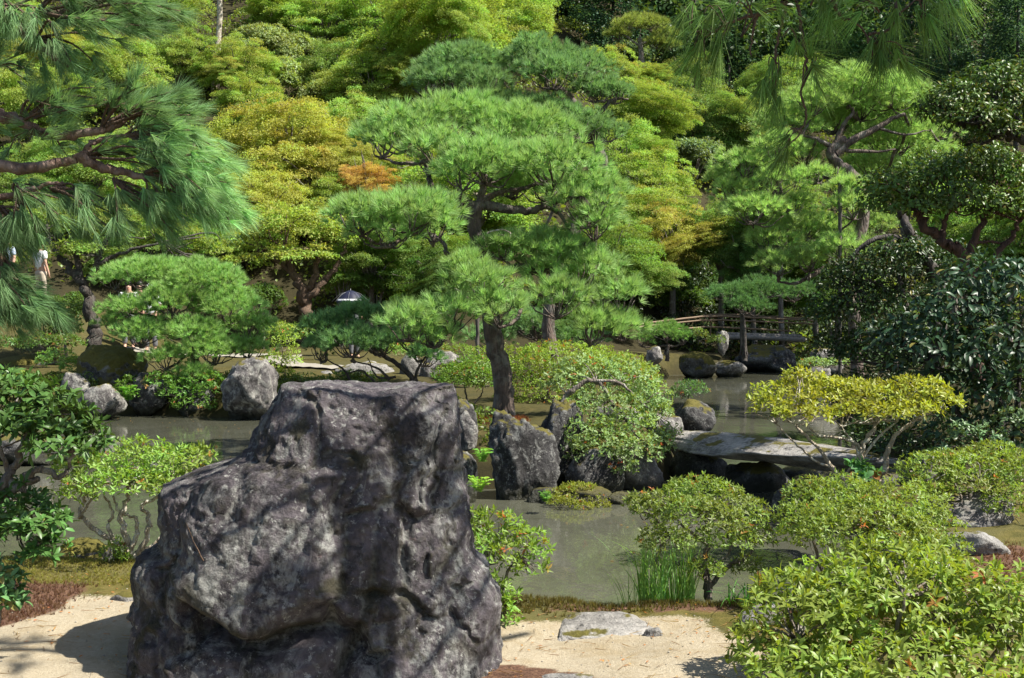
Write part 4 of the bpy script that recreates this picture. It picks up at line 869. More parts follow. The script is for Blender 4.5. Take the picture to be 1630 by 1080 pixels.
leaf_plant('azalea', 'azalea with bare crooked branches over the rocks at the right edge', 'shrub', 8.2,
           [(1480, 750, 50, 28, .1), (1560, 750, 75, 32, .3), (1620, 760, 50, 40, .1), (1470, 790, 36, 24, -.1), (1610, 810, 45, 40, -.1), (1540, 775, 50, 22, 0), (1455, 770, 22, 22, 0), (1580, 720, 40, 16, .4), (1520, 735, 40, 18, .2)],
           [(.022, [(1520, 870), (1515, 840), (1490, 810), (1470, 780)]), (.018, [(1518, 850), (1545, 815), (1545, 785), (1560, 765)]), (.014, [(1545, 810), (1590, 800), (1610, 785)]), (.014, [(1510, 835), (1530, 800), (1520, 770)])],
           (0.115, 0.155, 0.033), 304, 0.036, 0.013, 5, None, M_GREYBARK, 0.85, acc_p=0.012, r1=0.0045)
leaf_plant('azalea_tree', 'flat-topped golden yellow-leaved small tree with lichened stems before the slab bridge', 'small tree', 9.0,
           [(1290, 615, 50, 22, .3), (1250, 635, 60, 26, .1), (1330, 640, 66, 28, .3), (1400, 635, 66, 26, .2), (1460, 625, 52, 24, .1), (1495, 645, 36, 22, 0), (1225, 655, 38, 22, -.1), (1280, 665, 50, 20, -.1), (1390, 660, 66, 18, -.1), (1455, 655, 46, 18, -.1), (1345, 620, 50, 18, .4), (1265, 600, 22, 14, .1)],
           [(.030, [(1362, 790), (1366, 755), (1372, 715), (1385, 690), (1400, 670)]), (.022, [(1355, 790), (1325, 745), (1290, 700), (1260, 672)]), (.026, [(1395, 775), (1410, 740), (1415, 710), (1440, 680), (1470, 660)]), (.016, [(1372, 715), (1350, 700), (1310, 695), (1285, 680)]), (.012, [(1330, 745), (1300, 735), (1265, 705), (1235, 675)]), (.014, [(1368, 740), (1395, 700), (1430, 670)]), (.012, [(1345, 760), (1365, 720), (1340, 680)])],
           (0.155, 0.172, 0.026), 305, 0.050, 0.021, 4, None, M_PALEBARK, 0.9, acc_p=0.0, r1=0.006, up=.8, zmin=-0.1, inner=.3)
leaf_plant('azalea', 'bright green azalea emerging behind the right side of the boulder', 'shrub', 5.95,
           [(790, 850, 50, 36, .1), (830, 875, 45, 36, 0), (780, 900, 50, 42, -.1), (760, 850, 30, 36, .2), (845, 905, 28, 22, 0), (795, 945, 30, 26, -.1), (800, 985, 26, 32, -.2), (775, 1000, 25, 28, -.1), (765, 960, 25, 30, .1)],
           [(.016, [(740, 1030), (750, 970), (775, 900)]), (.014, [(745, 1030), (780, 990), (810, 910), (830, 890)]), (.012, [(745, 1030), (780, 1015), (795, 990)])], (0.105, 0.170, 0.030), 306, 0.042, 0.014, 5, None, M_GREYBARK, 0.85, acc_p=0.02, r1=0.004)
leaf_plant('azalea', 'sunlit azalea on many pale twisted stems at the left shore', 'shrub', 6.9,
           [(210, 735, 75, 34, .1), (150, 760, 60, 34, 0), (270, 745, 60, 32, 0), (120, 790, 34, 24, -.1), (200, 775, 66, 26, -.2), (260, 775, 45, 24, -.1), (315, 725, 26, 16, .1), (110, 740, 26, 20, .1)],
           [(.026, [(198, 905), (202, 870), (192, 830), (200, 800), (205, 770)]), (.020, [(192, 895), (182, 865), (140, 835), (128, 815), (135, 790), (110, 765)]), (.018, [(212, 890), (232, 860), (238, 825), (225, 805), (255, 790), (275, 765)]), (.016, [(205, 885), (218, 850), (216, 825), (190, 815), (180, 790)]), (.014, [(190, 870), (172, 840), (180, 815), (165, 785)]), (.014, [(222, 880), (250, 862), (270, 840), (300, 800), (290, 760)]), (.010, [(128, 820), (142, 800), (150, 770)])],
           (0.115, 0.180, 0.034), 307, 0.042, 0.014, 5, None, M_PALEBARK, 0.85, acc_p=0.02, r1=0.0045, twigs=9)
leaf_plant('basal_shoots', 'low leafy shoots at the foot of the pale-stemmed azalea', 'shrub', 6.85, [(182, 885, 20, 26), (195, 895, 12, 16)], [(.006, [(185, 912), (183, 890), (180, 870)])], (0.13, 0.19, 0.032), 308, 0.036, 0.013, 5, None, M_GREYBARK, 0.8)
leaf_plant('rhododendron', 'dark glossy rhododendron with spreading branches at the left frame edge', 'shrub', 5.0,
           [(40, 640, 70, 34, .1), (90, 675, 66, 34, 0), (20, 690, 60, 44, 0), (140, 705, 36, 34, 0), (-30, 640, 60, 40, .1), (10, 810, 62, 50, 0), (60, 840, 50, 36, -.1), (70, 880, 34, 24, -.1), (95, 715, 50, 26, -.1), (20, 610, 40, 20, .2), (-30, 850, 50, 40, 0)],
           [(.034, [(-90, 1010), (-60, 900), (-30, 800), (20, 780), (60, 762)]), (.022, [(-5, 783), (25, 740), (40, 700), (60, 670)]), (.02, [(20, 780), (60, 745), (95, 760), (120, 720)]), (.016, [(20, 780), (10, 740), (-5, 700)]), (.018, [(-60, 900), (-20, 850), (30, 840)])],
           (0.062, 0.132, 0.030), 309, 0.062, 0.020, 7, M_GLOSS, M_GREYBARK, 1.0, True, pick=240, r1=0.006, open_=.8, inner=.4)
leaf_plant('rhododendron', 'small glossy green shrub at the left edge above red moss', 'shrub', 4.9, [(5, 925, 36, 36), (20, 955, 26, 22), (-20, 950, 40, 40)], [(.010, [(-10, 1020), (0, 980), (5, 940)])], (0.085, 0.17, 0.06), 310, 0.058, 0.022, 6, M_GLOSS, M_GREYBARK, 0.9, True)
# island shrubs
leaf_plant('drooping_shrub', 'pale green arching shrub with red-tipped leaves spilling over the island rocks', 'shrub', 13.0,
           [(930, 590, 56, 26, .5), (990, 600, 66, 30, .4), (1030, 630, 42, 24, .2), (900, 610, 45, 22, .3), (960, 640, 66, 24, .1), (1045, 655, 26, 18, .1), (930, 690, 40, 36, -.2), (960, 710, 50, 30, -.3), (1010, 720, 45, 26, -.4), (1050, 710, 24, 22, -.3), (920, 720, 28, 26, -.3), (1000, 670, 45, 20, -.1), (1065, 690, 18, 16, -.2), (985, 745, 28, 16, -.4)],
           [(.038, [(888, 668), (895, 640), (915, 618), (945, 605), (965, 625), (975, 645), (990, 655)]), (.02, [(935, 606), (985, 610), (1020, 640), (1045, 660)]), (.018, [(965, 625), (960, 670), (950, 700)]), (.016, [(985, 650), (1010, 690), (1030, 712)])],
           (0.125, 0.185, 0.070), 311, 0.052, 0.024, 4, M_BERRY, M_GREYBARK, 0.75, acc_p=0.03, r1=0.008, up=.5, zmin=-.5, inner=.35)
leaf_plant('clipped_hedge', 'broad clipped azalea mound behind the big pine trunk', 'hedge', 17.2, [(900, 580, 90, 36, .2), (830, 590, 60, 40, .3), (960, 590, 80, 30, .3), (1010, 605, 45, 22, .3), (860, 630, 66, 40, 0), (780, 580, 36, 28, .4)],
           [(.03, [(860, 672), (868, 640), (880, 600)]), (.03, [(870, 672), (920, 630), (950, 600)])], (0.120, 0.172, 0.026), 312, 0.048, 0.020, 4, None, M_GREYBARK, 0.75, r1=.008, inner=.1)
leaf_plant('round_shrub', 'dark rounded shrub left of the big pine trunk', 'shrub', 16.6, [(740, 605, 45, 24, 0), (715, 600, 30, 20, .1), (770, 610, 30, 26, 0), (755, 585, 40, 18, .4)], [(.02, [(745, 650), (742, 630), (738, 610)]), (.015, [(748, 650), (765, 630), (770, 615)])],
           (0.075, 0.13, 0.022), 313, 0.048, 0.020, 4, None, M_DARKBARK, 0.9, r1=.006)
leaf_plant('juniper_bush', 'low dark bush on the island by the water channel', 'shrub', 15.6, [(1098, 622, 30, 15), (1080, 630, 20, 12)], [(.012, [(1095, 648), (1096, 635), (1098, 625)])], (0.05, 0.095, 0.03), 314, 0.05, 0.014, 5, None, M_DARKBARK, 0.9)
leaf_plant('bush', 'dark leafy growth between the rocks under the small pine', 'shrub', 20.9, [(285, 625, 34, 24), (335, 618, 30, 26), (310, 645, 36, 18), (200, 625, 20, 24), (255, 610, 24, 18)], [(.012, [(300, 670), (295, 650), (290, 630)])], (0.07, 0.135, 0.025), 315, 0.07, 0.032, 4, None, M_DARKBARK, 0.7)
leaf_plant('bush', 'feathery green bush left of the mossy hump on the far bank', 'shrub', 22.5, [(90, 575, 34, 20), (115, 585, 22, 16)], [(.015, [(98, 608), (97, 595), (95, 580)])], (0.11, 0.19, 0.045), 316, 0.06, 0.022, 5, None, M_GREYBARK, 0.8)
leaf_plant('bush', 'yellow-green bush between the small pine and the low dark pine', 'shrub', 24.0, [(450, 545, 26, 34), (435, 580, 24, 22), (465, 575, 16, 20)], [(.015, [(450, 612), (448, 590), (450, 560)])], (0.145, 0.20, 0.035), 317, 0.07, 0.026, 4, None, M_GREYBARK, 0.8)
leaf_plant('bush', 'tiny bright bush at the path end beside the tall pale rock', 'shrub', 21.8, [(454, 592, 14, 8)], [(.008, [(454, 604), (454, 598), (454, 593)])], (0.16, 0.21, 0.03), 318, 0.045, 0.02, 4)
leaf_plant('bush', 'low shrub on the left frame edge by the pale flat rock', 'shrub', 22.5, [(15, 605, 36, 16), (40, 612, 26, 12)], [(.01, [(20, 628), (20, 618), (18, 608)])], (0.15, 0.22, 0.05), 319, 0.05, 0.02, 5, None, M_GREYBARK, 0.7)
leaf_plant('low_shrub', 'pale-leaved low shrub spreading on the far right bank', 'shrub', 24.0, [(1300, 580, 30, 10), (1335, 578, 20, 9)], [(.01, [(1312, 600), (1312, 590), (1310, 582)])], (0.13, 0.19, 0.07), 320, 0.06, 0.024, 5)
leaf_plant('dwarf_bush', 'small green bush on the bank at the foot of the bridge', 'shrub', 32.0, [(1110, 533, 16, 10), (1140, 543, 16, 9)], [(.01, [(1112, 548), (1112, 540), (1112, 535)])], (0.13, 0.18, 0.05), 321, 0.07, 0.03, 4)
leaf_plant('moss_cushion', 'golden green moss and small leaves growing over the low island rock', 'moss', 11.9, [(898, 786, 26, 9, 0), (945, 792, 26, 9, 0), (920, 776, 30, 7, .1), (886, 800, 16, 9, -.2), (958, 806, 14, 8, -.2), (925, 806, 20, 7, -.3), (905, 798, 14, 6, -.35)], [(.004, [(915, 812), (915, 802), (914, 790)])], (0.115, 0.130, 0.020), 322, 0.028, 0.013, 4, None, M_GREYBARK, 0.9, r1=.002, twigs=2)
leaf_plant('bush', 'low dark bush on the bank under the low dark pine', 'shrub', 22.0, [(545, 605, 30, 12), (600, 610, 34, 10), (570, 600, 26, 10)], [(.01, [(570, 618), (570, 610), (570, 604)])], (0.07, 0.115, 0.025), 323, 0.06, 0.024, 5, None, M_DARKBARK, .8)
leaf_plant('bush', 'low green bush in front of the forked maple', 'shrub', 24.0, [(60, 545, 34, 16), (20, 550, 36, 14), (110, 548, 26, 14)], [(.01, [(60, 565), (60, 555), (60, 548)])], (0.06, 0.105, 0.022), 324, 0.07, 0.03, 5, None, M_DARKBARK, .8)
leaf_plant('bush', 'low bush between the multi-stemmed maple and the low dark pine', 'shrub', 27.0, [(470, 535, 36, 18), (520, 540, 30, 14), (440, 528, 24, 14)], [(.01, [(470, 560), (470, 548), (470, 540)])], (0.07, 0.12, 0.025), 325, 0.08, 0.034, 5, None, M_DARKBARK, .8)
leaf_plant('bush', 'small bush right of the pale upright bank rock', 'shrub', 24.5, [(640, 560, 30, 14), (735, 562, 30, 12), (690, 556, 26, 12)], [(.01, [(690, 580), (690, 570), (690, 562)])], (0.10, 0.155, 0.03), 326, 0.06, 0.024, 5, None, M_DARKBARK, .8)
# dark glossy trees on the right
leaf_plant('camellia_tree', 'dark glossy camellia crown reaching in at the upper right edge', 'tree', 12.0,
           [(1580, 140, 66, 40, .2), (1520, 160, 50, 32, 0), (1610, 175, 56, 40, 0), (1550, 190, 56, 26, -.2), (1500, 180, 36, 20, 0), (1650, 130, 60, 40, .3), (1590, 210, 45, 22, -.1), (1480, 165, 26, 16, 0)],
           [(.09, [(1780, 720), (1740, 480), (1690, 290), (1640, 228), (1590, 212), (1540, 195), (1510, 185)]), (.04, [(1640, 228), (1620, 190), (1590, 160)]), (.04, [(1680, 280), (1660, 200), (1650, 150)]), (.03, [(1590, 212), (1560, 180), (1530, 165)]), (.03, [(1620, 222), (1600, 215), (1560, 230)])],
           (0.058, 0.100, 0.018), 331, 0.062, 0.030, 1, M_GLOSS, M_DARKBARK, 1.35, True, 'drop', r0=.05, r1=.012, acc_p=.08, inner=.4, twigs=9)
leaf_plant('camellia_tree', 'dark glossy camellia with reddish forked trunks above the right bank', 'tree', 12.6,
           [(1420, 300, 54, 30, 0), (1480, 285, 60, 34, .2), (1550, 275, 66, 36, .2), (1610, 285, 56, 40, .1), (1400, 325, 34, 18, 0), (1460, 330, 56, 24, -.2), (1530, 320, 60, 30, -.2), (1600, 335, 56, 36, -.1), (1640, 330, 50, 40, 0), (1500, 260, 40, 18, .4), (1570, 250, 45, 18, .4)],
           [(.085, [(1560, 640), (1545, 500), (1535, 420), (1505, 385), (1478, 365), (1462, 335), (1450, 320)]), (.05, [(1535, 420), (1560, 360), (1580, 320)]), (.04, [(1500, 382), (1503, 355), (1515, 330)]), (.05, [(1540, 450), (1600, 390), (1625, 350)]), (.03, [(1505, 385), (1530, 400), (1560, 385), (1600, 385)])],
           (0.074, 0.130, 0.022), 332, 0.066, 0.032, 1, M_GLOSS, M_REDBARK, 1.35, True, 'drop', r0=.05, r1=.012, acc_p=.06, inner=.4, twigs=8)
leaf_plant('camellia_bush', 'big dark glossy bush with shining leaves over the right bank', 'shrub', 10.6,
           [(1570, 450, 86, 45, .2), (1620, 490, 70, 66, 0), (1530, 495, 70, 45, 0), (1480, 520, 66, 40, .1), (1590, 550, 80, 50, -.2), (1500, 570, 86, 45, -.1), (1430, 545, 50, 32, .2), (1610, 620, 66, 50, -.2), (1540, 630, 66, 40, -.1), (1560, 690, 80, 40, -.1), (1460, 600, 45, 30, .1), (1640, 690, 60, 50, -.3), (1390, 535, 30, 22, .3)],
           [(.05, [(1600, 800), (1595, 680), (1570, 560), (1540, 500)]), (.04, [(1605, 800), (1620, 650), (1620, 540)]), (.03, [(1590, 740), (1520, 650), (1480, 580)])],
           (0.026, 0.054, 0.024), 333, 0.105, 0.040, 1, M_GLOSS, M_DARKBARK, 1.35, True, 'drop', r0=.049, r1=.010, acc_p=.02, inner=.35)
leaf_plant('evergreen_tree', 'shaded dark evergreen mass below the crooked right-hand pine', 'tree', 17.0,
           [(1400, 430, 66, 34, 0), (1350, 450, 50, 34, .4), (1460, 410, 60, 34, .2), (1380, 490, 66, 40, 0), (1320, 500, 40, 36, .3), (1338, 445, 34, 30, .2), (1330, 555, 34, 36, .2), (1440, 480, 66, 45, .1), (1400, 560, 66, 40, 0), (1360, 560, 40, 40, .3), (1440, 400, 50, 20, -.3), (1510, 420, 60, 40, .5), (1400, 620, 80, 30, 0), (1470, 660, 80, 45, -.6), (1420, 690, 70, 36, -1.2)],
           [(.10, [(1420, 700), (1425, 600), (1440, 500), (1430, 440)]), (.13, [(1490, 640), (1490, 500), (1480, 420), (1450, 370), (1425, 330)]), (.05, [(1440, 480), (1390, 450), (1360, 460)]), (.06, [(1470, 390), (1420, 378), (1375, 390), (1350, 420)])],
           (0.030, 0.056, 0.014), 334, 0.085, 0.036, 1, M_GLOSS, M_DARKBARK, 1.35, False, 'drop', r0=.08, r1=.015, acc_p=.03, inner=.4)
leaf_plant('waxy_shrub', 'pale waxy-leaved shrub at the water under the dark bush', 'shrub', 9.6, [(1570, 700, 30, 22), (1535, 690, 22, 16), (1610, 670, 26, 20), (1500, 725, 20, 12)], [(.010, [(1570, 760), (1568, 730), (1565, 705)])], (0.11, 0.19, 0.08), 335, 0.05, 0.024, 5, M_GLOSS, M_DARKBARK, 0.7, True)
leaf_plant('leafy_plant', 'small broad-leaved plant at the foot of the golden small tree', 'plant', 8.8, [(1375, 755, 22, 14), (1365, 745, 12, 10)], [(.006, [(1372, 785), (1372, 770), (1374, 758)])], (0.055, 0.125, 0.040), 336, 0.07, 0.05, 4, None, M_GREYBARK, 0.6, True)
leaf_plant('camellia_bush', 'low dark glossy bush on the bank behind the golden small tree', 'shrub', 11.3, [(1480, 665, 48, 30, 0), (1440, 690, 42, 26, .1), (1520, 695, 45, 30, 0), (1490, 715, 60, 24, -.2), (1420, 715, 36, 18, 0)],
           [(.02, [(1480, 745), (1478, 715), (1476, 690)])], (0.030, 0.056, 0.018), 337, 0.085, 0.034, 1, M_GLOSS, M_DARKBARK, 1.1, False, 'drop', inner=.3)
# hand-placed maples of the middle distance
leaf_plant('maple_tree', 'forked dark-trunked maple on the left bank above the mossy hump', 'maple tree', 24.5,
           [(110, 345, 90, 40, 0), (200, 360, 90, 40, .5), (40, 380, 60, 30, .5), (270, 380, 66, 34, 1), (130, 395, 60, 22, -.4), (330, 395, 50, 26, 1.2)],
           [(.17, [(148, 560), (146, 510), (138, 465), (130, 445)]), (.10, [(132, 450), (105, 420), (85, 395), (70, 350)]), (.09, [(136, 450), (155, 420), (170, 385), (200, 360)]), (.08, [(130, 450), (118, 400), (110, 350)]), (.06, [(150, 425), (190, 405), (260, 385)])],
           (0.110, 0.170, 0.034), 341, 0.070, 0.06, 1, M_MAPLE, M_DARKBARK, 0.9, style='spray', r0=.1, r1=.025, alpha=.15)
leaf_plant('maple_tree', 'multi-stemmed yellow-green maple at the foot of the hill, left of the big pine', 'maple tree', 34.0,
           [(470, 360, 80, 34, 0), (410, 385, 66, 30, .5), (540, 375, 66, 30, .5), (480, 405, 60, 20, -.6), (430, 345, 60, 30, 1), (530, 340, 60, 30, 1.2), (395, 415, 40, 14, -.3)],
           [(.20, [(486, 512), (484, 480), (478, 450), (465, 428), (455, 400)]), (.13, [(485, 475), (498, 450), (505, 425), (505, 390)]), (.12, [(488, 480), (515, 450), (540, 420), (550, 390)]), (.08, [(470, 435), (440, 415), (415, 395)])],
           (0.145, 0.200, 0.040), 342, 0.085, 0.07, 1, M_MAPLE, M_TWIG, 1.0, style='spray', r0=.1, r1=.03, alpha=.2)

# ------------------------------------------------------------------ trees on the hillside (shared crown meshes)
rg = np.random.default_rng(55)
def crown_variant(kind, seed):
    r = np.random.default_rng(seed); g = Geo(); wdg = Geo()
    if kind == 'maple':
        cc = flat_sprays(g, (0, 0, 0), (1.18, 1.18, .98), 190, 240, 0.034, r, zmin=-0.8, cl_r=0.175, thick=.16, tilt=.7, tri=True)
        tube(wdg, [(0, 0, -2.2), (.03, .02, -1.4), (-.03, .03, -.7), (.04, 0, -.2)], .085, .045, 7, 4, .01, r)
        for i in range(34):
            e = cc[r.integers(len(cc))]; tube(wdg, [(0, 0, -.9 + .6 * r.uniform()), e * .5 + np.array([0, 0, -.2]) + r.normal(size=3) * .06, e * r.uniform(.9, 1.08)], .030, .007, 5, 4, .012, r)
    elif kind == 'bush':
        for i in range(30):
            d = shell_dirs(1, -.2, r)[0]; c = d * np.array([1, 1, .7]) * .68; n = 210; dd = shell_dirs(n, -.3, r); rl = r.uniform(.24, .38)
            P = c + dd * rl * np.array([1, 1, .75]); rosettes(g, P[:70], dd[:70] * .6 + np.array([0, 0, .6]), 4, .085, .042, r, clump=np.full(70, r.uniform()), acc=np.full(70, r.uniform() ** 2))
        tube(wdg, [(0, 0, -1.6), (.02, .02, -.9), (.0, .0, -.1)], .06, .03, 6, 3, .01, r)
        for i in range(10):
            e = shell_dirs(1, 0, r)[0] * .7; tube(wdg, [(0, 0, -.8), e * .5 - np.array([0, 0, .2]), e], .028, .008, 5, 3, .01, r)
    else:  # cedar: drooping plumes round a straight stem
        for i in range(150):
            h = r.uniform(0, 1); a = r.uniform(0, 6.28); rad = (1 - h) ** .8 * r.uniform(.55, 1.0) + .05; c = np.array([math.cos(a) * rad, math.sin(a) * rad, -1.6 + 4.2 * h - .25 * rad])
            n = 80; off = r.normal(size=(n, 3)) * np.array([.13, .13, .09]); out = np.array([math.cos(a), math.sin(a), -.15])
            add_leaves(g, c + off, out * .6 + r.normal(size=(n, 3)) * .45, np.array([0, 0, 1.]) + r.normal(size=(n, 3)) * .5, .10, .05, r, clump=np.full(n, r.uniform()))
        tube(wdg, [(0, 0, -3), (0, .01, -1), (.01, 0, 2.4)], .075, .02, 7, 4, .004, r)
    return g.mesh('crown', M_MAPLE if kind == 'maple' else (M_LEAF if kind == 'bush' else M_NEEDLE)), wdg.mesh('trunk', M_GREYBARK if kind != 'cedar' else M_DARKBARK, True)
VAR = {'maple': [crown_variant('maple', 400 + i) for i in range(5)], 'bush': [crown_variant('bush', 420 + i) for i in range(3)], 'cedar': [crown_variant('cedar', 440 + i) for i in range(2)]}

def hill_tree(kind, label, px, py, rpx, col, acc=0.0, Y=None, vs=1.0, lift=None):
    lift = lift if lift is not None else {'maple': 1.35, 'bush': 0.75, 'cedar': 1.9}[kind]
    if Y is None:
        Y = 36.0
        while Y < 115:
            p = at(px, py, Y)
            if gz(p[0], Y) + lift * rpx * Y / F >= p[2] : break
            Y += 0.5
    if kind == 'maple': rpx *= 1.15; vs = 0.98; acc *= .38
    if kind == 'bush': rpx *= 1.15
    c = at(px, py, Y); R = rpx * Y / F
    names = {'maple': ('maple_tree', 'maple tree'), 'bush': ('hillside_bush', 'bush'), 'cedar': ('cedar_tree', 'cedar')}[kind]
    z0 = gz(c[0], Y) - 0.1
    root = thing(names[0], label, names[1], (c[0], Y, z0), {'maple': 'maples on the hillside', 'bush': 'bushes on the hillside', 'cedar': 'dark cedars behind the hill'}[kind])
    cm, tm = VAR[kind][rg.integers(len(VAR[kind]))]
    o = link('crown', cm, root, (0, 0, c[2] - z0), tuple(col) + (acc,)); a = rg.uniform(0, 6.28); sx = R * rg.uniform(.92, 1.08)
    o.rotation_euler = (rg.normal() * .14, rg.normal() * .14, a); o.scale = (sx * rg.uniform(.85, 1.12), sx * rg.uniform(.85, 1.12), R * vs)
    if kind == 'maple':
        for q in range(2):
            cm2 = VAR['maple'][rg.integers(5)][0]; an = rg.uniform(0, 6.28); f_ = rg.uniform(.42, .62)
            o = link('crown', cm2, root, (math.cos(an) * R * .75, math.sin(an) * R * .75, c[2] - z0 + R * rg.uniform(-.55, .45)), tuple(np.array(col) * rg.uniform(.85, 1.15)) + (min(1, acc * rg.uniform(.3, 1.6)),))
            o.rotation_euler = (rg.normal() * .25, rg.normal() * .25, rg.uniform(0, 6.28)); o.scale = (R * f_ * rg.uniform(.9, 1.3), R * f_ * rg.uniform(.9, 1.3), R * f_ * .8)
    o = link('trunk', tm, root, (0, 0, c[2] - z0)); o.rotation_euler = (0, 0, a); low = {'maple': 2.2, 'bush': 1.6, 'cedar': 3.0}[kind]
    o.scale = (sx, sx, max(R * vs, (c[2] - z0) / low))
YG = (0.142, 0.200, 0.042); GR = (0.100, 0.155, 0.036); GO = (0.185, 0.205, 0.044); LG = (0.150, 0.220, 0.052); PG = (0.15, 0.19, 0.075); DG = (0.055, 0.095, 0.020); CE = (0.022, 0.045, 0.020); GG = (0.09, 0.13, 0.07)
